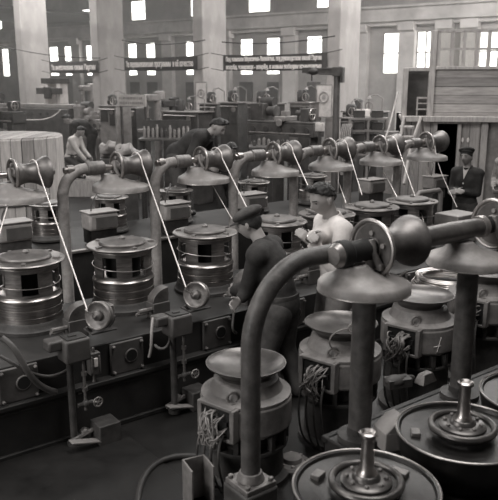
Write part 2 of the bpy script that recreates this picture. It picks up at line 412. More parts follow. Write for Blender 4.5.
def make_die():
    t = thing('die_holder', '', 'die holder', (0, 0, 0), A, 'die holders between the front drums')
    b = MB().box((0, 0, .07), (.16, .13, .14)); n = 8; vs = []
    for y in (-.05, .05):
        vs += [(-.075, y, .14), (.075, y, .14)] + [(.075-.15*math.sin(PI/2*i/n), y, .14+.12*math.cos(PI/2*i/n)) for i in range(n)]
    q = n+2; fs = [tuple(range(q-1, -1, -1)), tuple(range(q, 2*q))]+[(i, (i+1) % q, q+(i+1) % q, q+i) for i in range(q)]
    b.build('die_block', 'boxd', t, bevel=.006); MB().add(vs, fs).build('quadrant_guard', 'lid', t, bevel=.004)
    MB().tube([(-.08, -.03, .09), (-.22, -.06, .10)], .02, 8).tube([(-.08, .03, .05), (-.2, .02, .05)], .014, 8).build('die_spout', 'hub', t)
    return t
dh = make_die()
for i in range(5):
    u, _ = at_v([74, 158, 243, 310, 355][i], 300, -5.0); o = dh if i == 0 else dup(dh); o.location = W(u, -5.0, .67)
    o['label'] = ['block with quarter-round guard right of the leftmost front drum', 'block with quarter-round guard right of the second front drum', 'block with quarter-round guard by the capped worker\'s arm', 'block with quarter-round guard in front of the pale-shirted worker', 'block with quarter-round guard beyond the pale-shirted worker'][i]
# overhead line: gooseneck pipes, junctions, spools, shafts, hoods, posts
def make_neck(ax, x0, h0, r, m, plate=.13, xe=-.094):
    """gooseneck pipe: foot at (x0,h0), bends to the junction at (-.02, ax)"""
    t = thing('gooseneck_pipe', '', 'gooseneck pipe', (0, 0, 0), A)
    rad = abs(x0)*.68; hv = rad*1.1
    pts = [(x0, 0, h0), (x0, 0, h0+.2), (x0, 0, ax-hv)]
    n = 16
    for k in range(1, n+1):
        a = PI/2*k/n; pts.append((x0+rad*(1-math.cos(a)), 0, ax-hv+hv*math.sin(a)))
    pts.append((xe, 0, ax))
    MB().tube(pts, r, 20).build('pipe', m, t)
    q = MB().box((x0, 0, h0+.015), (plate*2, plate*2, .03))
    for sx in (-1, 1):
        for sy in (-1, 1): q.lathe([(.016, h0+.03), (.016, h0+.05)], 8, (x0+sx*plate*.78, sy*plate*.78, 0))
    q.lathe([(r*1.5, h0+.03), (r*1.15, h0+.08)], 20, (x0, 0, 0)); q.build('foot_plate', 'hub', t, bevel=.005)
    return t
def make_spool(name, k=1.0, ring=.130):
    t = thing(name, '', 'spool', (0, 0, 0), A)
    prof = [(.128, -.13), (.134, -.12), (.128, -.105), (.105, -.085), (.088, -.04), (.084, 0), (.09, .04), (.102, .08), (.122, .115), (.138, .145), (.146, .170), (.145, .182), (.12, .190), (.04, .193), (.029, .20), (.029, .245)]
    MB().lathe([(r*k, x*k) for r, x in prof], 48, axis='X').build('barrel', 'spool', t)
    MB().torus(ring*k, .012*k, (-.135*k, 0, 0), 'X', 44).build('wheel_rim', 'rim', t)
    w = MB().lathe([((ring-.006)*k, -.118*k), ((ring-.008)*k, -.130*k), (.100*k, -.118*k), (.062*k, -.125*k), (.055*k, -.15*k), (.05*k, -.175*k), (.03*k, -.18*k)], 36, axis='X')
    for j in range(5):
        a = j*2*PI/5+.3; w.lathe([(.014*k, -.145*k), (.014*k, -.115*k)], 8, (0, .085*k*math.cos(a), .085*k*math.sin(a)), 'X')
    w.build('wheel_hub', 'boxl', t)
    a = MB().tube([(-.17*k, -.03*k, .06*k), (-.175*k, -.05*k, -.01), (-.15*k, -.07*k, -.075*k)], [.018*k, .017*k, .02*k], 10).box((-.145*k, -.075*k, -.085*k), (.045*k, .035*k, .035*k), .2)
    a.build('guide_arm', 'hub', t, bevel=.004)
    MB().tube([(-.145*k, -.08*k, -.095*k), (-.08*k, -.09*k, -.150*k), (-.02*k, -.09*k, -.158*k), (.06*k, -.085*k, -.14*k)], .008*k, 8).build('guide_rod', 'rim', t)
    return t
def make_junction(t, r, L, m):
    MB().lathe([(r*.8, -L*.55), (r, -L*.5), (r, L*.45), (r*.9, L*.5)], 24, axis='X').build('junction_sleeve', m, t)
def make_hood(ax, drop, r, off, h0, postr, pm):
    t = thing('bell_hood', '', 'bell hood', (0, 0, 0), A)
    z0 = ax-drop; nx = off-.36*r; hh = drop-.067
    rings = [(r*.965, 0, 0), (r, 0, .004), (r*.99, 0, .045), (r*.93, -.03, .060), (r*.76, -.10, .078), (r*.56, -.20, .098), (r*.40, -.29, .125), (r*.31, -.35, .16), (r*.28, -.36, hh)]
    b = MB(); vs = []; fs = []; sg = 48
    for (q, c_, z_) in rings:
        for i in range(sg): a = 2*PI*i/sg; vs.append((off+c_*r+q*math.cos(a), q*math.sin(a), z0+min(z_, hh)))
    for k in range(len(rings)-1):
        for i in range(sg): j = (i+1) % sg; fs.append((k*sg+i, k*sg+j, (k+1)*sg+j, (k+1)*sg+i))
    fs.append(tuple((len(rings)-1)*sg+i for i in range(sg)))
    b.add(vs, fs).build('bell', 'hood', t, ang=50)
    MB().torus(r*.985, .006, (off, 0, z0+.004), seg=48).build('lip', 'rim', t)
    if postr:
        MB().lathe([(postr, h0), (postr, z0+.08)], 24, (off+.01, 0, 0)).build('post', pm, t)
        MB().lathe([(postr*1.9, h0), (postr*1.9, h0+.035), (postr*1.1, h0+.045), (postr*1.1, h0+.08)], 24, (off+.01, 0, 0)).build('post_flange', 'motord', t)
    return t
VP_ = -6.2; AXL = 1.81
SPU = [2.28, 3.29, 4.26, 5.24, 6.11, 6.99, 7.90]
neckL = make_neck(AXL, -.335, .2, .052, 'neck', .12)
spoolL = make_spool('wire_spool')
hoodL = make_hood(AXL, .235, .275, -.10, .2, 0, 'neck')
wlab = ['leftmost', 'second from left, under the pale sacking', 'third from left, by the stooping man', 'fourth from left', 'fifth from left', 'sixth from left', 'last, by the dark doorway']
wl2 = ['leftmost rear spool', 'second rear spool', 'third rear spool', 'fourth rear spool', 'fifth rear spool', 'sixth rear spool', 'last rear spool by the doorway']
shp = None
for i, u in enumerate(SPU):
    o = spoolL if i == 0 else dup(spoolL)
    o.location = W(u, VP_, AXL); o['label'] = 'flanged iron spool on the rear overhead shaft, ' + wlab[i]; o['group'] = 'spools on the rear overhead shaft'
    o = hoodL if i == 0 else dup(hoodL)
    o.location = W(u, VP_, 0); o['label'] = 'grey bell-shaped hood hanging below the ' + wl2[i]; o['group'] = 'hoods of the rear overhead shaft'
    j = u-.36
    o = neckL if i == 0 else dup(neckL)
    o.location = W(j, VP_, 0); o['label'] = 'light grey gooseneck pipe bending over to the ' + wl2[i]; o['group'] = 'gooseneck pipes of the rear line'
    s = thing('line_shaft', 'bare steel shaft leading from the left into the ' + wl2[i], 'shaft', W(j, VP_, AXL), A, 'rear shaft lengths')
    if shp is None:
        shp = s
        MB().lathe([(.029, -.31), (.029, .17)], 18, axis='X').build('shaft', 'bright', s)
        make_junction(s, .066, .17, 'hub')
        MB().lathe([(.045, -.28), (.045, -.22)], 18, axis='X').build('collar', 'rim', s)
    else:
        for c in kids(shp): q = c.copy(); COL.objects.link(q); q.parent = s
# control boxes on the rear bed
def make_cbox():
    t = thing('control_box', '', 'control box', (0, 0, 0), A, 'control boxes on the rear bed')
    MB().box((0, 0, .1), (.36, .24, .20)).build('case', 'boxl', t, bevel=.03)
    MB().box((.03, -.122, .09), (.27, .012, .13)).build('front_panel', 'boxd', t, bevel=.004)
    MB().box((0, 0, .205), (.38, .26, .016)).build('top_cover', 'hood', t, bevel=.006)
    MB().tube(bez((-.1, .0, .2), (-.12, -.02, .32), (-.02, .0, .38), (.04, .1, .42)), .007, 6).build('lead', 'motord', t)
    return t
cb = make_cbox()
for i, px in enumerate((12, 100, 173, 250, 370, 432)):
    u, _ = at_v(px, 225, -7.35); o = cb if i == 0 else dup(cb)
    o.location = W(u, -7.35, .97 if i < 5 else .9)
    o['label'] = ['pale control box behind the leftmost front drum', 'pale rounded control box between the first and second gooseneck', 'pale control box left of the third bell hood', 'pale control box just above the capped worker\'s cap', 'pale control box right of the dark-haired worker', 'pale control box frame near the man in beret'][i]
    if i < 5: MB().box((0, 0, -.076), (.32, .2, .15)).build('stand', 'motord', o)
    else: MB().box((0, 0, -.45), (.24, .2, .90)).build('stand', 'motord', o)
# wires running from spools down to the wheels
def wire(label, pts, r=.0055, group='drawn wires'):
    o = MB().tube(pts, r, 8).build('drawn_wire', 'wire'); return tag(o, label, 'wire', group)
def spw(u, ax, v, r, lead, up=None):
    """wrap over the spool barrel then down to a point"""
    pts = [W(u+.02, v, ax)+Vector((0, 0, 0))]
    base = W(u+.0, v, ax); pts = []
    for k in range(9):
        a = 2.6 - 2.5*k/8
        pts.append(base + Vector((NX*math.cos(a)*r, NY*math.cos(a)*r, math.sin(a)*r)))
    return pts + [lead]
wire('bright wire running from the leftmost rear spool down to the first guide wheel', spw(SPU[0]+.06, AXL, VP_, .118, W(2.12, -4.74, .95)))
wire('bright wire slanting from the second rear spool to the second guide wheel', spw(SPU[1]+.08, AXL, VP_, .122, W(2.99, -4.74, .97)))
wire('bright wire from the third rear spool to behind the capped worker\'s head', spw(SPU[2]+.06, AXL, VP_, .118, pv(247, 208, -5.2)))
wire('bright wire from the fourth rear spool to the fifth front drum', spw(SPU[3]+.06, AXL, VP_, .118, pv(318, 208, -5.2)))
wire('thin wire from the fifth rear spool slanting down right', spw(SPU[4]+.06, AXL, VP_, .118, pv(362, 195, -5.5)), .005)
wire('thin wire from the sixth rear spool slanting down right', spw(SPU[5]+.06, AXL, VP_, .118, pv(424, 222, -5.2)), .005)
wire('thin slack wire from the last rear spool curving down past the man in beret', bez(pv(434, 138, -6.1), pv(436, 165, -6.0), pv(444, 180, -5.8), pv(457, 207, -5.4)), .004)
wire('slack wire from under the leftmost bell hood to the left edge', bez(pv(10, 196, -6.12), pv(6, 215, -5.9), pv(2, 222, -5.9), pv(-8, 262, -5.6)), .006)
wire('thin wire below the third bell hood running down to the third front drum', [pv(213, 186, -6.2), pv(221, 200, -6.0), pv(232, 219, -5.5)], .004)
wire('thin wire below the fifth bell hood', [pv(338, 180, -6.2), pv(346, 203, -5.6)], .005)
wire('thin wire below the sixth bell hood', [pv(384, 172, -6.2), pv(397, 197, -5.6)], .005)

# ================================================================== right (near) bank
VR = -2.68; AXR = 1.685
rb = local_thing('machine_bed', 'dark iron bed under the round spindle bases', 'machine bed', 2.74, -2.82)
MB().box((2.0, -.65+0, .26), (4.0, 1.3, .52)).build('bed_block', 'base', rb, bevel=.012)
MB().box((2.0, .0, .50), (4.0, .06, .04)).build('edge_rail', 'dark', rb, bevel=.006)
fixR = kids(rb)
gp = local_thing('gooseneck_pedestal', 'square iron pedestal carrying the big near gooseneck pipe', 'pedestal', 2.135, VR-.085)
MB().box((0, 0, .23), (.22, .22, .46)).build('pedestal_block', 'motord', gp, bevel=.014)
MB().box((0, 0, .02), (.36, .36, .04)).build('pedestal_foot', 'motord', gp, bevel=.008)
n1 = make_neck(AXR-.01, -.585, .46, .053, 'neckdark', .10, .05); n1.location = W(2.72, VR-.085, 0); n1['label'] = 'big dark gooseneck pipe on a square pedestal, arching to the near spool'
sR = make_spool('wire_spool', 1.06, .150)
sR.location = W(3.075, VR, AXR); sR['label'] = 'near flanged wire spool joined to the big dark gooseneck pipe'; sR['group'] = 'spools on the near overhead shaft'
s2 = dup(sR, W(4.24, VR, AXR), A, 'near wire spool above the post with chalk squiggle, only its rim in view')
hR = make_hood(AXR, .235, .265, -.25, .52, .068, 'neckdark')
hR.location = W(3.13, VR, 0); hR['label'] = 'broad bell hood on a dark post below the near spool'; hR['group'] = 'hoods of the near overhead shaft'
h2 = dup(hR, W(4.10, VR, 0), A, 'bell hood on a dark post marked with a chalk squiggle')
for (i, j, x0, lab) in ((0, 2.78, -.02, 'dark junction sleeve joining the near gooseneck to its spool'), (1, 4.0, -.68, 'fat steel shaft between the two near spools with a dark sleeve')):
    s = thing('line_shaft', lab, 'shaft', W(j, VR, AXR), A, 'near shaft lengths')
    if x0 < -.1:
        MB().lathe([(.062, x0), (.066, -.35), (.058, -.06)], 22, axis='X').build('shaft', 'spool', s)
        MB().lathe([(.07, -.07), (.074, -.05), (.074, -.03), (.066, -.02)], 22, axis='X').build('collar', 'rim', s)
        MB().lathe([(.056, -.02), (.056, .14)], 22, axis='X').build('junction_sleeve', 'black', s)
    else:
        MB().lathe([(.055, -.12), (.074, -.115), (.078, -.10), (.078, -.05), (.062, -.03), (.062, .22)], 24, axis='X').build('junction_sleeve', 'black', s)
        MB().lathe([(.02, -.155), (.05, -.15), (.07, -.118)], 24, axis='X').build('end_cap', 'rim', s)
        MB().lathe([(.028, .2), (.028, .36)], 16, axis='X').build('shaft', 'spool', s)
# chalk squiggle on the second post
q = MB(); P2 = Vector((-.21, 0, 0))
pts = [(-.21+.0705*math.sin(-.75+.28*math.sin(t*.9)), -.0705*math.cos(-.75+.28*math.sin(t*.9)), .80+.025*math.sin(t*.55)+.012*t*.55) for t in range(14)]
q.tube(pts, .0025, 5).build('chalk_squiggle', 'chalk', h2)
# pots (drum bases with spindles)
def make_pot():
    t = thing('spindle_pot', '', 'spindle base', (0, 0, 0), A, 'round spindle bases in the foreground')
    MB().lathe([(.25, .52), (.29, .55), (.33, .64), (.345, .71), (.352, .745), (.355, .758), (.348, .765), (.335, .762), (.325, .748), (.20, .732), (.16, .736), (.145, .75), (.145, .79)], 72, cap1=True).build('pot_body', 'pot', t)
    MB().torus(.165, .019, (0, 0, .792), seg=56, ring=10).build('raised_ring', 'dish', t)
    MB().torus(.351, .006, (0, 0, .764), seg=72).build('rim_bead', 'rim', t)
    d = MB().lathe([(.125, .775), (.125, .800), (.115, .808), (.07, .812), (.06, .83), (.05, .835)], 40).build('hub_disc', 'dish', t)
    for k in range(8): a = k*PI/4; MB().lathe([(.011, .805), (.011, .82), (.005, .825)], 8, (.095*math.cos(a), .095*math.sin(a), 0)).build('hub_bolt', 'hub', d)
    MB().lathe([(.055, .83), (.045, .845), (.036, .86), (.032, .93), (.029, 1.0), (.029, 1.02), (.043, 1.03), (.043, 1.045), (.034, 1.05), (.022, 1.04)], 28).build('spindle', 'bright', t)['label'] = 'bright polished spindle'
    MB().box((.24, .0, .748), (.05, .09, .03), .3).build('lug', 'hub', t, bevel=.004); MB().box((-.1, .23, .748), (.07, .05, .03), .3).build('lug', 'hub', t, bevel=.004)
    return t
pt = make_pot()
pt.location = W(2.315, -2.09, -.055); pt['label'] = 'round spindle base on its own floor pedestal beside the gooseneck pedestal'
o = dup(pt, W(3.06, -2.09, 0), A+.5, 'round spindle base on the bed in front of the chalk-squiggle post')
o = dup(pt, W(3.83, -2.09, 0), A+.9, 'round spindle base on the bed farthest from the gooseneck, mostly hidden')
MB().lathe([(.33, .055), (.33, .10), (.25, .11), (.25, .578)], 40).build('pedestal', 'motord', pt)
for r in COL.objects:
    pass
# block on the bed between the pots
p = at_h(390, 446, .52)
o = MB().box((0, 0, .06), (.15, .14, .12)); o.add([(-.075, -.07, .12), (.075, -.07, .12), (.075, .07, .12), (-.075, .07, .12), (.06, -.07, .20), (.06, .07, .20), (.0, -.07, .185), (.0, .07, .185)], [(0, 1, 4, 6), (3, 7, 5, 2), (1, 2, 5, 4), (0, 6, 7, 3), (6, 4, 5, 7)])
o = o.build('iron_block', 'boxl', None, p, .35, bevel=.006); tag(o, 'rounded iron block on the bed between the two near spindle bases', 'block')
p = at_h(395, 386, .52)
o = thing('clamp_casting', 'dark lump of casting on the bed left of the chalk-marked post', 'casting', p, .3)
MB().ball((0, 0, .04), (.08, .06, .04)).box((.02, 0, .03), (.18, .10, .06)).capsule((0, 0, .05), (.15, .03, .03), .03, .022).build('clamp_body', 'motord', o)
MB().box((.24, .0, .035), (.16, .09, .07), .4, taper=.6).build('clamp_wedge', 'hub', o, bevel=.004)
# motors
def make_motor(extra):
    t = thing('electric_motor', '', 'electric motor', (0, 0, 0), 0, 'vertical motors with dish tops')
    e = extra
    MB().lathe([(.30, 0), (.30, .04), (.255, .06), (.25, .27+e)], 40).build('lower_casing', 'motord', t)
    f = MB()
    for k in range(14):
        a = k*2*PI/14; f.box((.262*math.cos(a), .262*math.sin(a), .325+e), (.05, .035, .10), a)
    f.lathe([(.22, .26+e), (.22, .40+e)], 32); f.lathe([(.285, .25+e), (.285, .275+e)], 40); f.build('vent_ribs', 'motord', t, bevel=.004)
    MB().lathe([(.285, .375+e), (.30, .39+e), (.302, .575+e), (.295, .60+e)], 8, a0=PI/8).lathe([(.27, .38+e), (.305, .40+e), (.305, .585+e), (.285, .60+e)], 48).build('body', 'motor', t, bevel=.012)
    MB().lathe([(.30, .595+e), (.30, .61+e), (.245, .63+e), (.225, .665+e), (.215, .70+e), (.19, .715+e)], 48).build('shoulder', 'motor', t)
    MB().lathe([(.17, .70+e), (.18, .735+e), (.22, .765+e), (.262, .795+e), (.266, .805+e), (.258, .805+e), (.235, .785+e), (.16, .760+e), (.04, .752+e)], 56).build('dish', 'dish', t)
    d = Vector((-.62, -.78, 0)).normalized(); s = Vector((d.y, -d.x, 0)); ang = math.atan2(d.y, d.x)
    c = d*.262
    b = MB(); R = Matrix.Rotation(ang, 3, 'Z')
    for (o_, sz) in (((.01, -.135, .495), (.09, .035, .225)), ((.01, .135, .495), (.09, .035, .225)), ((.01, 0, .60), (.09, .27, .025)), ((.01, 0, .39), (.09, .27, .025))):
        b.box(c + R @ Vector(o_) + Vector((0, 0, e)), sz, ang)
    tb = b.build('terminal_box', 'motor', t, bevel=.006)
    MB().box(c + R @ Vector((.03, 0, .495)) + Vector((0, 0, e)), (.025, .235, .19), ang).build('box_recess', 'black', tb)
    rn = random.Random(int(extra*100)+3)
    w = MB()
    for k in range(34):
        y0 = rn.uniform(-.10, .10); z0 = rn.uniform(.42, .57)
        p0 = c + R @ Vector((.035, y0, z0)); p1 = c + R @ Vector((.11+rn.uniform(0, .06), y0*.7+rn.uniform(-.06, .06), z0+rn.uniform(-.03, .06)))
        p2 = c + R @ Vector((.11+rn.uniform(-.01, .04), rn.uniform(-.13, .12), z0-rn.uniform(.03, .12))); p3 = c + R @ Vector((.07+rn.uniform(0, .05), rn.uniform(-.10, .07), .42-rn.uniform(0, .10)))
        w.tube([q+Vector((0, 0, e)) for q in bez(p0, p1, p2, p3, 8)], rn.choice((.004, .005, .007)), 6)
    w.build('terminal_wires', 'cable', tb)
    w = MB().box(c + R @ Vector((.03, 0, .50+e)), (.06, .20, .04), ang)
    w.build('terminal_strip', 'black', tb)
    w = MB()
    for k in range(4):
        y0 = -.09+.055*k
        MB().tube(bez(c + R @ Vector((.06, y0, .43+e)), c + R @ Vector((.15+.02*k, y0*1.3, .34+e)), c + R @ Vector((.16-.02*k, y0*1.2+.03, .10)), c + R @ Vector((.05+.015*k, y0+.05, .04)), 12), .008, 7).build('hanging_cable', 'motord', t)
    le = Vector((-.085, -.235, .655+e))
    MB().torus(.033, .010, (0, 0, 0), 'Y', 24).lathe([(.034, -.05), (.03, -.03)], 16).build('lifting_eye', 'hub', t, le, .2)
    return t
mp = [(246, 365, .0, 'vertical motor with dish top behind the big near gooseneck pipe, nearest of the motors'),
      (341, 320, .08, 'vertical motor with dish top below the broad near bell hood'),
      (421, 291, .16, 'vertical motor with a chalk cross on its body'),
      (486, 266, .22, 'vertical motor farthest from the big gooseneck, behind the post with chalk squiggle')]
MOT = []
for i, (px, py, e, lab) in enumerate(mp):
    u, h = at_v(px, py, -3.5); e = max(0, h-.80)*.85
    m = make_motor(e); m.location = W(u, -3.5, 0); m['label'] = lab; MOT.append((m, e))
m, e = MOT[2]
def onm(a, z): return (.307*math.cos(a), .307*math.sin(a), z+e)
MB().tube([onm(-1.22, .54), onm(-1.32, .42)], .003, 5).tube([onm(-1.42, .465), onm(-1.22, .47)], .003, 5).build('chalk_cross', 'chalk', m)
m, e = MOT[1]
MB().tube([Vector(q) for q in bez((-.03, -.26, .66+e), (-.16, -.30, .72+e), (-.14, -.30, .84+e), (.03, -.22, .83+e))], .006, 6).torus(.028, .008, (.05, -.22, .83+e), 'Y', 20).tube([(.08, -.22, .83+e), (.19, -.22, .835+e)], .014, 8).build('earth_lead', 'rim', m)
# floor odds and ends
p = at_h(292, 468, 0)
o = thing('gear_disc', 'bolted round iron disc lying on the floor right of the near gooseneck', 'disc', p)
MB().lathe([(.13, 0), (.13, .04), (.115, .055), (.07, .06), (.065, .09), (.03, .095)], 36).build('disc_plate', 'motor', o)
for k in range(8): a = k*PI/4; MB().lathe([(.012, .05), (.012, .07)], 8, (.095*math.cos(a), .095*math.sin(a), 0)).build('disc_bolt', 'rim', o)
p = at_h(327, 442, 0)
o = thing('floor_pedal', 'pale pressed-metal pedal on the floor below the second motor', 'pedal', p, -.5)
MB().box((0, .0, .05), (.10, .20, .02), m=Matrix.Rotation(-.3, 3, 'X')).build('pedal_plate', 'hood', o, bevel=.005)
MB().tube([(.05, -.1, .02), (.09, -.06, .03), (.30, .02, .08)], .012, 8).tube([(-.05, -.1, .015), (.05, -.1, .015)], .012, 8).build('pedal_rod', 'hub', o)
p = at_h(199, 506, 0)
o = thing('metal_trough', 'open sheet-metal trough standing on the floor beside the nearest motor', 'trough', p, .45)
MB().box((-.07, 0, .15), (.012, .16, .30)).box((.07, 0, .15), (.012, .16, .30)).box((0, .08, .15), (.152, .012, .30)).box((0, 0, .006), (.15, .16, .012)).build('trough_body', 'motor', o, bevel=.003)
hose('rubber_hose', 'thick dark hose lying in an arc on the floor', [at_h(137, 512, .02)]+bez(at_h(138, 500, .02), at_h(140, 470, .02), at_h(160, 453, .02), at_h(196, 456, .02)), .022)
pl = struct(MB().box((0, 0, .006), (1.5, 2.6, .012)).build('trim_1', 'floor', None, at_h(60, 500, 0), A, bevel=.003))
# coil of drawn wire leaning on the front bed
u, h = at_v(428, 268, -4.45)
o = thing('wire_coil', 'loose coil of bright wire in the aisle behind the chalk-crossed motor', 'wire coil', W(u, -4.22, 0), A, None)
b = MB(); rn = random.Random(5)
for k in range(26): b.torus(.29+rn.uniform(-.05, .04), .006, (rn.uniform(-.02, .02), rn.uniform(-.02, .02), .63+rn.uniform(0, .10)), seg=40, ring=5)
b.build('wire_turns', 'bright', o)
b = MB().lathe([(.22, 0), (.2, .05), (.05, .08), (.05, .55), (.2, .58), (.36, .60), (.36, .61)], 24); b.build('coil_stand', 'motord', o)


# ================================================================== people
def ik(a, b, l1, l2, hint):
    a, b, hint = Vector(a), Vector(b), Vector(hint)
    d = b-a; L = min(d.length, (l1+l2)*.995); d.normalize()
    x = (l1*l1-l2*l2+L*L)/(2*L); y = math.sqrt(max(l1*l1-x*x, 0))
    hn = (hint - d*hint.dot(d)).normalized()
    return a+d*x+hn*y, a+d*L
def solid(mb, name, m, parent, vox, smooth=4, mats=None):
    """fuse overlapping shapes into one continuous skin"""
    me = mb.mesh(name); o = bpy.data.objects.new(name, me); COL.objects.link(o)
    r = o.modifiers.new('r', 'REMESH'); r.mode = 'VOXEL'; r.voxel_size = vox
    if smooth: s_ = o.modifiers.new('s', 'SMOOTH'); s_.iterations = smooth; s_.factor = .5
    dg = bpy.context.evaluated_depsgraph_get(); dg.update()
    m2 = bpy.data.meshes.new_from_object(o.evaluated_get(dg)); o.modifiers.clear(); o.data = m2; m2.name = name
    m2.materials.clear(); m2.materials.append(M[m])
    m2.polygons.foreach_set('use_smooth', [True]*len(m2.polygons))
    o.parent = parent; return o
def hand(mb, wrist, fwd, palm_n, curl=.5, side=1):
    """palm, four unequal bent fingers and a thumb leaving the side of the palm"""
    f = Vector(fwd).normalized(); n = Vector(palm_n); n = (n-f*n.dot(f)).normalized(); s = f.cross(n)*side
    w = Vector(wrist)
    for k in (-1, -.33, .33, 1): mb.capsule(w+s*.016*k, w+f*.085+s*.031*k, .016, .014, 8)
    L = [.078, .088, .082, .064]
    for k in range(4):
        p = w+f*.085+s*(.033-.022*k); d = f.copy(); l = L[k]/3*1.15
        for j in range(3):
            a = curl*(.5 if j == 0 else .85); d = (d*math.cos(a)+n*math.sin(a)).normalized()
            q = p+d*l*(1.15-.15*j); mb.capsule(p, q, .0098-.0008*j, .0092-.0008*j, 8); p = q
    p = w+f*.025+s*.026; d = (s*.75+f*.75+n*.25).normalized()
    q = p+d*.045; mb.capsule(p, q, .014, .011, 8); d = (d+f*.4+n*curl*.8).normalized(); mb.capsule(q, q+d*.035, .011, .0085, 8)
def head_mesh(mb, c, R, k=1.0):
    """R maps local head axes (x forward, y left, z up)"""
    vs = []; fs = []; seg, ring = 40, 32
    g = lambda x, a, w: math.exp(-((x-a)/w)**2)
    for i in range(ring+1):
        t = PI*i/ring; z = -math.cos(t)
        for j in range(seg):
            a = 2*PI*j/seg; ca, sa = math.cos(a), math.sin(a)
            x = .098*math.sin(t)*ca; y = .076*math.sin(t)*sa; zz = .118*z
            if zz < 0:                        # jaw narrows, chin forward, back of skull rises
                y *= 1-.28*min(1, (-zz/.118))
                if x < 0: x *= 1-.45*min(1, -zz/.10)
                else: x *= 1+.04*min(1, -zz/.1)
            if x < 0 and zz > 0: x *= 1.04
            fr = max(0, ca)
            x += .026*g(zz, -.024, .022)*g(y, 0, .013)*(fr > .3) + .012*g(zz, .0, .022)*g(y, 0, .010)*(fr > .3)   # nose
            x += .006*g(zz, .026, .012)*g(abs(y), .028, .024)*fr                                           # brow
            x -= .010*g(zz, .006, .013)*g(abs(y), .030, .014)*fr                                           # eye sockets
            x += .006*g(zz, -.062, .007)*g(y, 0, .02)*fr - .005*g(zz, -.070, .004)*g(y, 0, .02)*fr + .005*g(zz, -.077, .006)*g(y, 0, .018)*fr
            x += .008*g(zz, -.105, .016)*g(y, 0, .022)*fr                                                   # chin
            x += .004*g(zz, -.03, .02)*g(abs(y), .045, .02)*fr
            vs.append(Vector(c)+R @ (Vector((x, y, zz))*k))
    for i in range(ring):
        for j in range(seg):
            q = (j+1) % seg; fs.append((i*seg+j, i*seg+q, (i+1)*seg+q, (i+1)*seg+j))
    mb.add(vs, fs)
    for sd in (-1, 1):
        E = R @ Matrix.Rotation(sd*.35, 3, 'Z')
        mb.ball(Vector(c)+R @ Vector((-.008, sd*.077, -.012))*k, (.018*k, .010*k, .032*k), 12, 8, E)
        mb.ball(Vector(c)+R @ Vector((-.012, sd*.084, -.004))*k, (.014*k, .006*k, .022*k), 10, 6, E)
def rot(yaw, pitch, roll=0): return Matrix.Rotation(yaw, 3, 'Z') @ Matrix.Rotation(pitch, 3, 'Y') @ Matrix.Rotation(roll, 3, 'X')
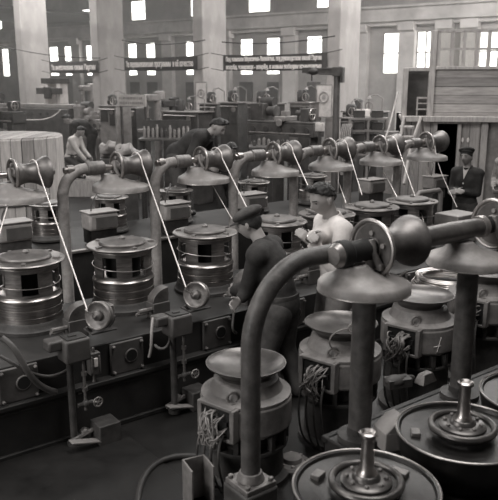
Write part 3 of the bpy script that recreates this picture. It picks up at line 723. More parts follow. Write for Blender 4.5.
def person(label, loc, face, hips=.90, lean=0.0, side=0.0, hpitch=.3, hyaw=0.0, hroll=0.0, hands=None, feet=None, vox=.011, k=1.0,
           top='coat', bottom='trouser', head='cap', curl=.6, curve=.5, vest=None, hips_off=0, armw=1.0, fwd=None, knee=None, pad=0, label_hair='hair'):
    """face = world heading (radians); hands/feet are targets in the body frame (x forward, y left, z up) from the floor spot"""
    t = thing('person', label, 'person', loc, face)
    Pv = Vector((hips_off, 0, hips*k))
    up1 = Vector((math.sin(lean*curve), math.sin(side*.5), math.cos(lean*curve))).normalized()
    up2 = Vector((math.sin(lean), math.sin(side), math.cos(lean))).normalized()
    chest = Pv+up1*.26*k; nb = chest+up2*.25*k; 
    yl = Vector((0, 1, 0)); fw = yl.cross(up2).normalized()
    R = rot(hyaw, hpitch+lean*.35, hroll)
    neck = nb+(up2*.8+R @ Vector((.25, 0, .6))).normalized()*.085*k
    hc = neck+R @ Vector((.02, 0, .10))*k
    sh = [nb-up2*.05*k+yl*.175*k*sd for sd in (1, -1)]
    hp = [Pv+yl*.09*k*sd-Vector((0, 0, .02)) for sd in (1, -1)]
    hands = hands or [Vector((.1, .25, .75)), Vector((.1, -.25, .75))]
    feet = feet or [Vector((.02, .10, .07)), Vector((-.02, -.10, .07))]
    b = MB(); c = MB(); tr = MB(); so = MB(); hb = MB()
    # torso
    def torso(m, e):
        m.ball(Pv+Vector((0, 0, .02)), (.115+e, .155+e, .13+e), 18, 12)
        Q = Vector((0, 0, 1)).rotation_difference(up1).to_matrix(); Q2 = Vector((0, 0, 1)).rotation_difference(up2).to_matrix()
        m.ball(Pv+up1*.14*k, (.105+e, .138+e, .17+e), 18, 12, Q)
        m.ball(chest+up2*.06*k, (.118+e, .162+e, .19+e), 18, 12, Q2)
        m.ball(nb-up2*.06*k, (.082+e, .165+e, .07+e), 18, 12, Q2)
        for s_ in sh: m.capsule(nb-up2*.02*k, s_, .055+e, .062+e)
    torso(b, 0); torso(c, .018+pad)
    b.capsule(nb-up2*.03, neck+R @ Vector((.0, 0, .04)), .060*k, .054*k)
    head_mesh(b, hc, R, k)
    for i, sd in enumerate((1, -1)):
        hint = Vector((-.4, sd*.5*armw, -.9))
        el, wr = ik(sh[i], hands[i], .29*k, .26*k, hint)
        b.capsule(sh[i], el, .050*k, .040*k); b.capsule(el, wr, .041*k, .027*k)
        c.capsule(sh[i], el, .070*k+pad*.5, .057*k+pad*.5); c.capsule(el, el+(wr-el)*.90, .058*k+pad*.5, .045*k+pad*.4)
        d = (wr-el).normalized(); f = Vector(fwd[i]) if fwd else d
        hand(b, wr+d*.005, f, Vector((0, -sd, -.3)), curl, -sd if True else sd)
    for i, sd in enumerate((1, -1)):
        hint = Vector(knee[i]) if knee else Vector((1, sd*.1, 0))
        lg = min(.42*k, max(.30, (hp[i]-feet[i]).length*.51)) if hips > .6 else .42*k
        kn, an = ik(hp[i], feet[i], lg, lg, hint)
        for mm, e in ((b, 0), (tr, .018+pad)):
            mm.capsule(hp[i], kn, .082*k+e, .058*k+e); 
            mm.capsule(kn, an if e == 0 else kn+(an-kn)*.96, .056*k+e, .038*k+e*1.6)
        b.capsule(an, an+Vector((.14, 0, -.035)), .036, .030)
        so.capsule(an+Vector((-.045, 0, -.035)), an+Vector((.16, sd*.015, -.042)), .042, .038); so.capsule(an, an+Vector((0, 0, .03)), .05, .048)
    tr.ball(Pv+Vector((0, 0, .0)), (.135, .172, .13), 18, 12); tr.ball(Pv+up1*.10*k, (.125, .158, .09), 18, 12)
    solid(b, 'body', 'skin', t, vox if vox < .01 else .0095, 2)
    solid(tr, 'trousers', bottom, t, .018, 6); jk = solid(c, 'jacket' if top != 'shirt' else 'shirt', top, t, .016, 7)
    solid(so, 'shoes', 'shoe', t, .012, 2)
    # collar
    Q2 = Vector((0, 0, 1)).rotation_difference((neck-nb).normalized()).to_matrix()
    MB().lathe([(.088*k, -.03), (.080*k, .0), (.072*k, .035), (.066*k, .035), (.07*k, -.02)], 24, nb+(neck-nb)*.1, m=Q2, cap0=False, cap1=False).build('collar', top if top != 'coat' else 'coat', jk)
    hl = lambda x, y, z: hc + R @ (Vector((x, y, z))*k)
    e = MB()
    for sd in (-1, 1):
        MB().ball(hl(.083, sd*.030, .008), (.006, .012, .007), 10, 6, R).build('eye', 'eye', t)
        MB().capsule(hl(.096, sd*.016, .028), hl(.082, sd*.048, .030), .0045, .0035, 6).build('eyebrow', 'hair', t)
    def shell(zcut_f, zcut_b, th, top_=0.0, ncap=14):
        m = MB(); vs = []; fs = []; seg = 32
        for i in range(ncap+1):
            for j in range(seg):
                a = 2*PI*j/seg; lim = zcut_b+(zcut_f-zcut_b)*(.5+.5*math.cos(a))**.9
                t0 = math.acos(max(-1, min(1, lim/(.118+th)))); tt = t0*i/ncap
                x = (.100+th)*math.sin(tt)*math.cos(a); y = (.078+th)*math.sin(tt)*math.sin(a); z = (.118+th+top_)*math.cos(tt)
                if z < 0 and x < 0: x *= 1-.45*min(1, -z/.10)
                vs.append(hl(x, y, z))
        for i in range(ncap):
            for j in range(seg): q = (j+1) % seg; fs.append((i*seg+j, i*seg+q, (i+1)*seg+q, (i+1)*seg+j))
        return m.add(vs, fs)
    def thick(o, w=.01):
        s_ = o.modifiers.new('thick', 'SOLIDIFY'); s_.thickness = w; s_.offset = 1; return o
    if head == 'hair':
        rh = random.Random(len(label)); hm_ = MB()
        for _ in range(520):
            aa = rh.uniform(0, 2*PI); fz = rh.random(); lim = -.05+(.092+.05)*(.5+.5*math.cos(aa))**.6; t0 = math.acos(max(-1, min(1, lim/.12)))*math.sqrt(fz)
            rr_ = rh.uniform(.009, .021); hm_.ball(hl(.098*math.sin(t0)*math.cos(aa), .076*math.sin(t0)*math.sin(aa), .118*math.cos(t0)), (rr_, rr_, rr_*.8), 8, 6)
        for _ in range(30): rr_ = rh.uniform(.012, .02); hm_.ball(hl(rh.uniform(.03, .085), rh.uniform(-.05, .05), rh.uniform(.105, .128)), (rr_, rr_, rr_), 8, 6)
        solid(hm_, 'hair', 'hair', t, .006, 1)
    else:
        thick(shell(.06, -.075, .001).build('hair', 'hair', t), .005)
    if head == 'cap':
        cp = MB(); cp.ball(hl(-.012, 0, .078), (.128*k, .112*k, .052*k), 28, 12, R @ Matrix.Rotation(.10, 3, 'Y'))
        cp.lathe([(.102*k, -.022), (.103*k, .02)], 28, hl(-.004, 0, .062), m=R @ Matrix.Diagonal((1, .84, 1)))
        cpo = cp.build('flat_cap', 'cap', t)
        vs = []; n = 12
        for q in (0, .010):
            for i in range(n+1):
                a = -1.15+2.3*i/n
                vs.append(hl(.085*math.cos(a)+.015, .082*math.sin(a), .052-q)); vs.append(hl(.085*math.cos(a)+.015+.062*max(0, math.cos(a*1.35)), .086*math.sin(a), .040-q))
        fs = []; o2 = 2*(n+1)
        for i in range(n):
            fs += [(2*i, 2*i+2, 2*i+3, 2*i+1), (o2+2*i+1, o2+2*i+3, o2+2*i+2, o2+2*i), (2*i+1, 2*i+3, o2+2*i+3, o2+2*i+1), (2*i, o2+2*i, o2+2*i+2, 2*i+2)]
        MB().add(vs, fs).build('cap_visor', 'cap', cpo)
    if head == 'beret':
        cp = MB(); cp.ball(hl(-.030, -.014, .092), (.122*k, .112*k, .046*k), 28, 12, R @ Matrix.Rotation(-.30, 3, 'Y') @ Matrix.Rotation(.12, 3, 'X')); cp.ball(hl(-.012, 0, .070), (.106*k, .088*k, .045*k), 28, 12, R @ Matrix.Rotation(-.25, 3, 'Y'))
        cp.build('beret', 'beret', t)
    return t, dict(hc=hc, R=R, nb=nb, chest=chest, P=Pv, fw=fw, hands=hands)
def wface(dx, dy): return math.atan2(dy, dx)
def tolocal(p, loc, face):
    return Matrix.Rotation(-face, 3, 'Z') @ (Vector(p)-Vector(loc))
# capped worker in the dark coat
a = wface(-.93, .36)
u, h = at_v(284, 300, -4.24); L1 = W(u, -4.26, 0)
hr = tolocal(pv(240, 299, -4.40), L1, a); hl_ = tolocal(pv(234, 291, -4.66), L1, a)
t, q = person('worker in flat cap and dark coat bending over the bed', L1, a, hips=.76, lean=.45, hpitch=.24, k=1.06, pad=.016, hands=[hl_, hr], feet=[Vector((.05, .1, .07)), Vector((-.12, -.1, .07))], top='coat', bottom='trouser', head='cap', vox=.008, curl=.9)
MB().lathe([(.142, -.02), (.145, 0), (.142, .02)], 28, q['P']+Vector((.012, 0, .10)), m=Matrix.Diagonal((1, 1.24, 1))).build('belt', 'cap', t)
# dark-haired worker in the pale shirt
a = wface(-.88, -.30)
u, h = at_v(336, 290, -4.16); L2 = W(u, -4.16, 0)
hr = tolocal(pv(313, 236, -3.98), L2, a); hl_ = tolocal(pv(311, 243, -4.05), L2, a)
t, q = person('dark-haired worker in a pale open-collared shirt looking down at his hands', L2, a, hips=.81, lean=.12, hpitch=.36, hyaw=.20, hands=[hl_, hr], top='shirt', bottom='apron', head='hair', vox=.008, curl=1.0, k=1.13, pad=.008, armw=.7)
pk = q['chest']+q['fw']*.145+Vector((0, .065, .02))
MB().box(pk, (.012, .10, .11), m=Matrix.Rotation(.35, 3, 'Z')).build('pocket', 'shirt', t, bevel=.004)
MB().box(pk+Vector((.006, 0, .055)), (.016, .105, .022), m=Matrix.Rotation(.35, 3, 'Z')).build('pocket_flap', 'paper', t, bevel=.004)
o = MB().lathe([(.02, -.05), (.034, -.03), (.034, .03), (.02, .05)], 16, axis='Y').build('small_fitting', 'bright', None, pv(311, 239, -4.0), .5); tag(o, 'small shiny fitting held by the worker in the pale shirt', 'fitting')
# man in beret
p3 = at_d(463, 240, 1); p3 = at_d(463, 240, 10.4/p3.y); p3.z = 0
a = wface(-.62, -.78)
t, q = person('man in dark beret and dark buttoned jacket standing with hands clasped by the doorway', p3, a, hips=.85, lean=.03, hpitch=.02, hyaw=-.1, hroll=.06, hands=[Vector((.21, -.01, 1.04)), Vector((.22, -.06, 1.06))], top='coat', bottom='trouser', head='beret', vox=.010, curl=.7, armw=1.0)
MB().lathe([(.012, 0), (.012, .006)], 10, q['chest']+q['fw']*.145+Vector((0, 0, .06)), 'X').lathe([(.012, 0), (.012, .006)], 10, q['chest']+q['fw']*.145+Vector((0.005, 0, -.06)), 'X').build('buttons', 'paper', t)
MB().add([q['nb']+Vector((.06, .05, .04)), q['nb']+Vector((.06, -.05, .04)), q['chest']+q['fw']*.142+Vector((.0, 0, .12)), q['nb']+Vector((.0, .05, .03)), q['nb']+Vector((.0, -.05, .03)), q['chest']+Vector((.05, 0, .12))], [(0, 1, 2), (5, 4, 3), (0, 2, 5, 3), (1, 4, 5, 2), (0, 3, 4, 1)]).build('shirt_front', 'shirt', t)
# man at the right edge
p4 = at_d(503, 240, 11.2/at_d(503, 240, 1).y); p4.z = 0
person('man in a pale checked shirt standing beside the man in beret', p4, wface(-.8, -.6), hips=.90, lean=.04, hpitch=.2, top='check', bottom='apron', head='hair', hands=[Vector((.2, .12, .98)), Vector((.2, -.12, .98))])
# stooping man behind the rear bed, on a walkway
u, _ = at_v(177, 150, -8.22); p5 = W(u, -8.22, .812)
a = wface(.95, -.25)
person('bareheaded man in dark jacket stooping over the shaft behind the third rear spool', p5, a, hips=.80, lean=1.12, hpitch=.25, hyaw=-.1, hands=[Vector((.62, .14, .80)), Vector((.50, -.20, .72))], top='coat', bottom='trouser', head='hair', curve=.75, pad=.02, k=1.02)
# crouching pair at the left
p6 = at_d(71, 160, 16.6/at_d(71, 160, 1).y); p6.z = 0; p7 = at_d(93, 160, 17.4/at_d(93, 160, 1).y); p7.z = 0
person('man in white shirt crouching by the left machine', p6+Vector((0, 0, .40)), wface(.9, -.3), hips=.48, lean=.45, hpitch=.4, top='shirt', bottom='trouser', head='hair', hands=[Vector((.45, .1, .5)), Vector((.45, -.1, .45))], feet=[Vector((.1, .12, .07)), Vector((.0, -.12, .07))])
person('man in dark clothes bending far down beside the crouching man in white', p7+Vector((0, 0, .40)), wface(-.95, -.2), hips=.95, lean=1.3, hpitch=.1, top='coat', bottom='trouser', head='hair', hands=[Vector((.55, .1, .45)), Vector((.5, -.12, .42))], pad=.02)
o = MB().box((0, 0, .195), (1.2, 1.3, .39)).build('timber_platform', 'woodf', None, (p6+p7)/2, .0, bevel=.01); tag(o, 'low timber platform under the crouching and bending men', 'platform')
# coat hung on a machine, seen between the stooping man and the third spool
p8 = at_d(224, 150, 12.5/at_d(224, 150, 1).y); p8.z = 0
person('person in a dark dress with pale collar standing behind the third rear spool, head down', p8, wface(.5, -.85), hips=.88, lean=.30, hpitch=.75, top='coat', bottom='coat', head='hair', hands=[Vector((.3, .1, .95)), Vector((.3, -.1, .95))])

# ================================================================== hall
WR = Vector((.82, -.572, 0)).normalized(); WN = Vector((-WR.y*-1, 0, 0)); WN = Vector((-.572, -.82, 0)).normalized()   # along the wall to the right / into the hall
WA = math.atan2(WR.y, WR.x)
WP = at_d(272, 60, 1); WP = at_d(272, 60, 30.0); WP.z = 0
def wall_pt(px, py=60, off=0.0):
    d = ray(px, py); o = WP+WN*off
    t = (o.x*WN.x+o.y*WN.y)/(d.x*WN.x+d.y*WN.y)
    return Vector((0, 0, H))+d*t
def ws(px, off=0): p = wall_pt(px, 60, off); return (p-WP).dot(WR)
def wl_(s, off, z): p = WP+WR*s+WN*off; return Vector((p.x, p.y, z))
lo = [(2, 9), (20, 27.5), (49.5, 58.5), (64.5, 73), (86, 96.5), (128, 137), (146, 155.5), (185.5, 196.5), (240, 253), (266, 280), (306, 322), (382.5, 403), (416, 434.5), (478, 500)]
lz0, lz1 = 2.90, 4.42
hi = [(-6, 4.5), (21.5, 27), (132.5, 147), (191, 199.5), (248, 270), (315, 331)]
hz0, hz1 = 5.45, 6.35
S0, S1 = ws(-45), ws(530); ZT = 8.0
wb = MB()
def wallrow(spans, z0, z1):
    c = S0
    for a_, b_ in spans:
        sa, sb_ = ws(a_), ws(b_)
        if sa > c: wb.box(((c+sa)/2, .03, (z0+z1)/2), (sa-c, .06, z1-z0))
        c = sb_
    wb.box(((c+S1)/2, .03, (z0+z1)/2), (S1-c, .06, z1-z0))
wb.box(((S0+S1)/2, .03, lz0/2), (S1-S0, .06, lz0)); wallrow(lo, lz0, lz1)
wb.box(((S0+S1)/2, .03, (lz1+hz0)/2), (S1-S0, .06, hz0-lz1)); wallrow(hi, hz0, hz1)
wb.box(((S0+S1)/2, .03, (hz1+ZT)/2), (S1-S0, .06, ZT-hz1))
struct(wb.build('wall_back', 'wall', None, WP, WA, smooth=False))
wn = 0
def window(a_, b_, z0, z1, cols, rows):
    global wn; wn += 1
    sa, sb_ = ws(a_), ws(b_); w = sb_-sa; f = MB(); t = .035
    for x in (-w/2+t/2, w/2-t/2): f.box((x, 0, (z1-z0)/2), (t, .05, z1-z0))
    for z in (t/2, z1-z0-t/2): f.box((0, 0, z), (w, .05, t))
    for i in range(1, cols): f.box((-w/2+w*i/cols, 0, (z1-z0)/2), (.05, .06, z1-z0))
    for j in range(1, rows): f.box((0, 0, (z1-z0)*j/rows), (w, .06, .05))
    o = struct(f.build('window_%d' % wn, 'frame', None, wl_((sa+sb_)/2, -.03, z0), WA, smooth=False))
    g = MB().box((0, .0, (z1-z0)/2), (w-.02, .008, z1-z0-.02)).build('pane', 'glass', o, smooth=False)
for i, (a_, b_) in enumerate(lo): window(a_, b_, lz0, lz1, 2 if i > 11 else 1, 2)
for a_, b_ in hi: window(a_, b_, hz0, hz1, 1, 1)
# ledge beam, corbels, pilasters, dark lower bays
struct(MB().box(((S0+S1)/2, -.25, 5.02), (S1-S0, .5, .46)).box(((S0+S1)/2, -.32, 5.29), (S1-S0, .64, .08)).box(((S0+S1)/2, -.15, 4.72), (S1-S0, .3, .14)).build('trim_2', 'beam', None, WP, WA, smooth=False))
k = 2
for px in (38, 79, 107, 122, 170, 212, 229, 292, 345, 362, 408, 445, 470):
    k += 1; s_ = ws(px)
    struct(MB().box((s_, -.12, 2.4), (.62 if px not in (122, 229) else .4, .24, 4.8)).box((s_, -.2, 4.6), (.62, .4, .3), taper=1.0).build('trim_%d' % k, 'wall2', None, WP, WA, smooth=False))
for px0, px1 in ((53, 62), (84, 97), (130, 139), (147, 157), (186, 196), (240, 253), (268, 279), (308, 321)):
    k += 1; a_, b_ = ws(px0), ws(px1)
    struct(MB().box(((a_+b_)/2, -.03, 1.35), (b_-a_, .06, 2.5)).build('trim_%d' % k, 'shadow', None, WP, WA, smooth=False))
# ceiling and side-bay gallery
cm = MB()
eL, eR = WP+WR*S0, WP+WR*S1
XL, XR, YF = eL.x, max(eR.x, 14), -7.0
def slab(z0, z1): 
    q = [(XL, YF), (XR, YF), (XR, eR.y), (eR.x, eR.y), (eL.x, eL.y)]
    n_ = len(q); return MB().add([(x, y, z0) for x, y in q]+[(x, y, z1) for x, y in q], [tuple(range(n_-1, -1, -1)), tuple(range(n_, 2*n_))]+[(i, (i+1) % n_, n_+(i+1) % n_, n_+i) for i in range(n_)])
struct(slab(7.6, 7.7).build('ceiling', 'ceil', smooth=False))
struct(MB().box((XL-.05, (YF+eL.y)/2, 3.85), (.1, eL.y-YF, 7.7)).build('wall_left', 'wall', smooth=False))
struct(MB().box((XR+.05, (YF+eR.y)/2, 3.85), (.1, eR.y-YF, 7.7)).build('wall_right', 'wall', smooth=False))
struct(MB().box(((XL+XR)/2, YF-.05, 3.85), (XR-XL, .1, 7.7)).build('wall_front', 'wall', smooth=False))
ga, gb = ws(44), ws(121)
struct(MB().box(((ga+gb)/2, -4.5, 5.62), (gb-ga, 9.0, .12)).build('trim_90', 'ceil', None, WP, WA, smooth=False))
def truss(px, off, lab):
    p = wall_pt(px, 60, off); p.z = 0
    t = thing('roof_truss', lab, 'roof truss', p, WA)
    b = MB().box((0, 0, 5.9), (7, .12, .14)).box((0, 0, 6.9), (7, .12, .14))
    b.build('chords', 'machd', t)
    b = MB()
    for i in range(7): x = -3.5+i; b.tube([(x, 0, 5.9), (x+.5, 0, 6.9)], .04, 6).tube([(x+.5, 0, 6.9), (x+1, 0, 5.9)], .04, 6)
    b.build('lattice', 'mach', t)
truss(80, 7, 'dark steel roof truss between the two left columns')
truss(8, 9, 'dark steel roof truss left of the leftmost column')
sk = 0
for (px, py, w, d) in ((59.5, 26.5, .55, .5), (95, 11, .5, .9), (94, 24.5, .45, .25)):  # glowing panes imitate roof-light reflections under the low slab
    p = at_h(px, py, 5.54); sk += 1
    o = MB().box((0, 0, 0), (w, d, .02)).build('skylight', 'sky', None, p, WA, smooth=False); tag(o, ['small bright roof light nearest the leftmost column', 'bright roof light high beside the second column', 'small bright roof light just below the one by the second column'][sk-1], 'roof light', 'small roof lights')
struct(slab(-.1, 0).build('floor', 'floor', smooth=False))
# columns
def colpos(px): z = 15.5*1142/(px+800); p = at_d(px, 100, 1); p = Vector((0, 0, H))+(p-Vector((0, 0, H)))*z; p.z = 0; return p
CP_ = {}
for px, n_ in ((36, 'leftmost concrete column, rising left of the first banner'), (110, 'second concrete column from left, between the first two banners'), (210.5, 'concrete column left of centre, bright edge, with a poster low on it'), (342, 'concrete column right of centre beside the jib crane')):
    p = colpos(px); CP_[px] = p
    o = thing('concrete_column', n_, 'column', p, WA)
    MB().box((0, 0, 3.75), (.30, .95, 7.5)).build('shaft', 'column', o, bevel=.03)
    MB().box((0, 0, .25), (.5, 1.15, .5)).build('plinth', 'column', o, bevel=.02)
    MB().box((0, -.1, 5.6), (.34, 1.3, .3)).build('corbel', 'column', o, bevel=.02) if px < 100 else None
# banners strung between columns
def banner(pa, pb, px0, px1, y0, y1, lines, lab):
    d = (pb-pa); d.z = 0; d.normalize(); n = Vector((d.y, -d.x, 0))
    if n.y > 0: n = -n
    o_ = pa+n*.55
    def hit(px, py):
        r = ray(px, py); tt = (o_.x*n.x+o_.y*n.y)/(r.x*n.x+r.y*n.y); return Vector((0, 0, H))+r*tt
    A_, B_ = hit(px0, y0), hit(px1, y0); C_ = hit(px0, y1)
    w = (B_-A_).dot(d); zt = A_.z; zb = C_.z; ang = math.atan2(d.y, d.x)
    t = thing('banner', lab, 'banner', Vector((A_.x, A_.y, zb)), ang)
    hgt = zt-zb; n1 = 24; vs = []; fs = []
    for q in (0, .012):
        for i in range(n1+1):
            x = w*i/n1; sag = .02*math.sin(PI*i/n1); y = q+.012*math.sin(i*1.7)
            vs += [(x, y, -sag), (x, y, hgt-sag)]
    m_ = 2*(n1+1)
    for i in range(n1): fs += [(2*i, 2*i+2, 2*i+3, 2*i+1), (m_+2*i+1, m_+2*i+3, m_+2*i+2, m_+2*i), (2*i+1, 2*i+3, m_+2*i+3, m_+2*i+1), (2*i, m_+2*i, m_+2*i+2, 2*i+2)]
    MB().add(vs, fs).build('cloth', 'banner', t)
    for z in (.0, hgt):
        MB().tube([(-.35, 0, z+.05), (.02, 0, z-.01)], .008, 6).build('rope', 'shadow', t); MB().tube([(w-.02, 0, z-.01), (w+.35, 0, z+.05)], .008, 6).build('rope', 'shadow', t)
    nl = len(lines)
    for i, tx in enumerate(lines):
        cu = bpy.data.curves.new('lettering', 'FONT'); cu.body = tx; cu.align_x = 'CENTER'; cu.align_y = 'CENTER'; cu.size = hgt/nl*(.62 if nl == 1 else .78); cu.extrude = .004; cu.offset = .006
        o2 = bpy.data.objects.new('lettering', cu); COL.objects.link(o2)
        dg = bpy.context.evaluated_depsgraph_get(); dg.update()
        me = bpy.data.meshes.new_from_object(o2.evaluated_get(dg)); bpy.data.objects.remove(o2)
        xs = [v.co.x for v in me.vertices]; ww = max(xs)-min(xs); sx = (w*.92)/ww
        for v in me.vertices: v.co.x *= sx
        o2 = bpy.data.objects.new('lettering', me); COL.objects.link(o2); me.materials.append(M['letter'])
        o2.parent = t; o2.location = (w/2, -.035, hgt*(1-(i+.5)/nl)-.02); o2.rotation_euler = (PI/2, 0, 0)
banner(CP_[36], CP_[110], 50, 98, 61.5, 73, ['За выполнение плана Партии'], 'dark banner with one line of white lettering between the two leftmost columns')
banner(CP_[110], CP_[210.5], 124, 197, 57.5, 70.5, ['За перевыполнение программы  и её качество'], 'dark banner with one line of white lettering, left of the central column')
banner(CP_[210.5], CP_[342], 223, 327, 55, 70.5, ['Под знаменем Марксизма-Ленинизма, под руководством нашей Партии', 'вперёд, товарищи - вперёд, к новым победам коммунизма'], 'long dark banner with two lines of white lettering, right of the central column')
# posters on the columns
def poster(px, py, w, h, off, lab, tilt=0):
    base = CP_[210.5] if px < 260 else CP_[342]
    n = WN; o_ = base+n*off; r = ray(px, py); tt = (o_.x*n.x+o_.y*n.y)/(r.x*n.x+r.y*n.y); p = Vector((0, 0, H))+r*tt
    t = thing('poster', lab, 'poster', p, WA); t.rotation_euler = (tilt, 0, WA)
    MB().box((0, 0, 0), (w, .02, h)).build('sheet', 'poster', t, smooth=False)
    b = MB().torus(w*.28, w*.05, (0, -.013, h*.12), 'Y', 20, 6).lathe([(w*.13, 0), (w*.13, .006)], 16, (0, -.018, h*.12), 'Y'); b.build('wreath_print', 'posterink', t)
    f = MB()
    for x in (-w/2, w/2): f.box((x, 0, 0), (.02, .03, h))
    for z in (-h/2, h/2): f.box((0, 0, z), (w, .03, .02))
    f.build('poster_frame', 'frame', t, smooth=False)
poster(201.5, 97, .33, .68, .62, 'pale poster with round wreath print on the central column')
poster(324, 101, .38, .66, .75, 'pale poster with faint round print on the column right of centre')
# jib crane
p = at_d(336, 120, 13.6); p.z = 0
jt = at_d(336, 67, 1).z
t = thing('jib_crane', 'jib crane with round post and short arm by the column right of centre', 'crane', p, WA)
zt = H+(ray(336, 67).z)*13.6
MB().lathe([(.10, 0), (.10, .05), (.07, .1), (.062, zt-.05)], 20).build('post', 'mach', t)
MB().box((-.30, 0, zt-.13), (.72, .05, .03), m=Matrix.Rotation(.06, 3, 'Y')).box((-.30, 0, zt-.03), (.72, .05, .03)).box((-.25, 0, zt-.08), (.6, .02, .09)).box((.02, 0, zt-.09), (.18, .14, .17)).box((.11, 0, zt-.15), (.05, .1, .28)).build('arm', 'mach', t, bevel=.006)
b = MB().ball((-.52, 0, zt-.08), (.12, .08, .07)).box((-.64, 0, zt-.06), (.2, .11, .10)).tube([(-.55, 0, zt-.1), (-.55, 0, zt-.26)], .014, 6); b.build('hoist', 'machd', t)

# ------------------------------------------------------------------ right-hand booth
BD = Vector((.985, -.17, 0)).normalized(); BA = math.atan2(BD.y, BD.x)
pb = at_d(422, 100, 11.9); pb.z = 0
def bs(px, py=90):
    n = Vector((BD.y, -BD.x, 0)); r = ray(px, py); tt = (pb.x*n.x+pb.y*n.y)/(r.x*n.x+r.y*n.y); q = Vector((0, 0, H))+r*tt
    return (q-pb).dot(BD), q.z
_, zf = bs(440, 117); _, zs = bs(440, 68); _, zt2 = bs(440, 31); _, zd = bs(440, 123)
x0, x1 = bs(403)[0], bs(500)[0]+1.2; xp = bs(431)[0]; xd0, xd1 = bs(434, 150)[0], bs(458, 150)[0]; xk = bs(479, 150)[0]
bt = thing('timber_booth', 'raised timber-sided office booth with glazed top', 'booth', pb, BA)
MB().box(((xp+x1)/2, .03, (zf+zs)/2), (x1-xp, .06, zs-zf)).build('board_siding', 'woodh', bt)
MB().box(((x0+x1)/2, -.04, zf-.03), (x1-x0, .24, .09)).box(((x0+x1)/2, 1.2, zf-.05), (x1-x0, 2.4, .06)).build('sill_beam', 'woodf', bt, bevel=.008)
MB().box((xp, 0, (zf+zt2)/2), (.10, .12, zt2-zf)).box((x0+.03, 0, (zf+zs)/2), (.09, .12, zs-zf)).box(((xp+x1)/2, 0, zs), (x1-xp, .10, .05)).box(((x0+xp)/2, .0, zs-.02), (xp-x0, .1, .06)).build('corner_posts', 'woodf', bt, bevel=.006)
f = MB()
for px in (438.5, 452, 464, 477, 489, 500): xx = bs(px, 50)[0]; f.box((xx, .02, (zs+zt2)/2), (.055, .07, zt2-zs))
_, zm = bs(440, 49)
f.box(((xp+x1)/2, .02, zm), (x1-xp, .05, .035)).box(((xp+x1)/2, .02, zt2), (x1-xp, .07, .05)); f.build('glazing_bars', 'woodf', bt, smooth=False)
MB().box(((xp+x1)/2, .03, (zs+zt2)/2), (x1-xp-.1, .006, zt2-zs)).build('glazing', 'glass', bt, smooth=False)
MB().box(((x0+xp)/2, .25, (zf+zs)/2), (xp-x0, .04, zs-zf)).build('recessed_panel', 'machd', bt, smooth=False)
ch = MB()
xc = bs(423, 105)[0]
for dx in (-.09, .09): ch.box((xc+dx, .10, zf+.16), (.022, .022, .32))
ch.box((xc, .10, zf+.31), (.2, .025, .03)).box((xc, .10, zf+.22), (.2, .02, .02)).box((xc, .13, zf+.12), (.2, .16, .02))
o = ch.build('chair', 'woodf', None, pb, BA, bevel=.003); tag(o, 'small wooden chair standing in the dark recess of the booth', 'chair')
# lower storey: door opening, door leaf, partition
struct(MB().box((xd0-.26, .03, zf/2), (.52, .06, zf-.1)).build('trim_70', 'woodv', None, pb, BA))
struct(MB().box(((xd1+xk)/2, .03, zf/2-.02), (xk-xd1, .06, zf-.12)).build('door_1', 'woodv', None, pb, BA))
struct(MB().box(((xk+x1)/2+.1, .05, zf/2-.02), (x1-xk, .06, zf-.12)).build('trim_72', 'frame', None, pb, BA))
struct(MB().box((xd0, 0, zf/2-.03), (.06, .1, zf-.12)).box((xd1, 0, zf/2-.03), (.06, .1, zf-.12)).box((xk+.06, -.02, zf/2-.03), (.10, .12, zf-.12)).box(((xd0+xk)/2, 0, zd+.02), (xk-xd0, .1, .06)).build('trim_71', 'woodf', None, pb, BA, bevel=.006))
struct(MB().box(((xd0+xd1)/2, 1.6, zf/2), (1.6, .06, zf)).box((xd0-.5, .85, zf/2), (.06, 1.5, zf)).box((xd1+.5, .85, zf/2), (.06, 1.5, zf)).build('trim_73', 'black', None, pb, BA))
for i, px in enumerate((462.5, 468)):
    x, z = bs(px, 140); o = MB().ball((0, 0, 0), (.022, .01, .042)).build('wall_mark', 'paper', None, pb+BD*x+Vector((0, 0, z))+Vector((BD.y, -BD.x, 0))*.012, BA); tag(o, ['left of two small white marks on the door boards above the beret', 'right of two small white marks on the door boards above the beret'][i], 'notice')
for px0, px1, lab in ((478, 480, ''),): pass
# trestle ladder and chair-like frames left of the doorway
def pd(px, py, d): return at_d(px, py, d)
def stick(b, a_, c_, r=.02): return b.tube([a_, c_], r, 6)
t0 = at_d(407, 118, 10.9)
b = MB()
for (p_, q_) in (((404, 117), (399, 146)), ((421, 117), (411, 146)), ((400, 127), (414, 127)), ((402, 137), (414, 137))): stick(b, at_d(*p_, 11.0), at_d(*q_, 10.9), .026)
b2 = MB()
for (p_, q_) in (((404, 117), (408, 146)), ((421, 117), (424, 146))): stick(b, at_d(*p_, 11.0), at_d(*q_, 11.5), .026)
for (p_, q_) in (((399, 146), (393, 182)), ((411, 146), (404, 184)), ((408, 146), (413, 176)), ((424, 146), (428, 176))): stick(b, at_d(*p_, 10.9 if p_[0] in (399, 411) else 11.5), at_d(*q_, 10.7 if p_[0] in (399, 411) else 11.7), .028)
o = b.build('trestle', 'woodf'); tag(o, 'tall wooden trestle standing left of the dark doorway', 'trestle')
o = MB().tube([at_d(398, 92, 12.2), at_d(389, 128, 11.8), at_d(384, 142, 11.6)], .016, 6).build('leaning_pole', 'woodf'); tag(o, 'thin pole leaning beside the booth', 'pole')
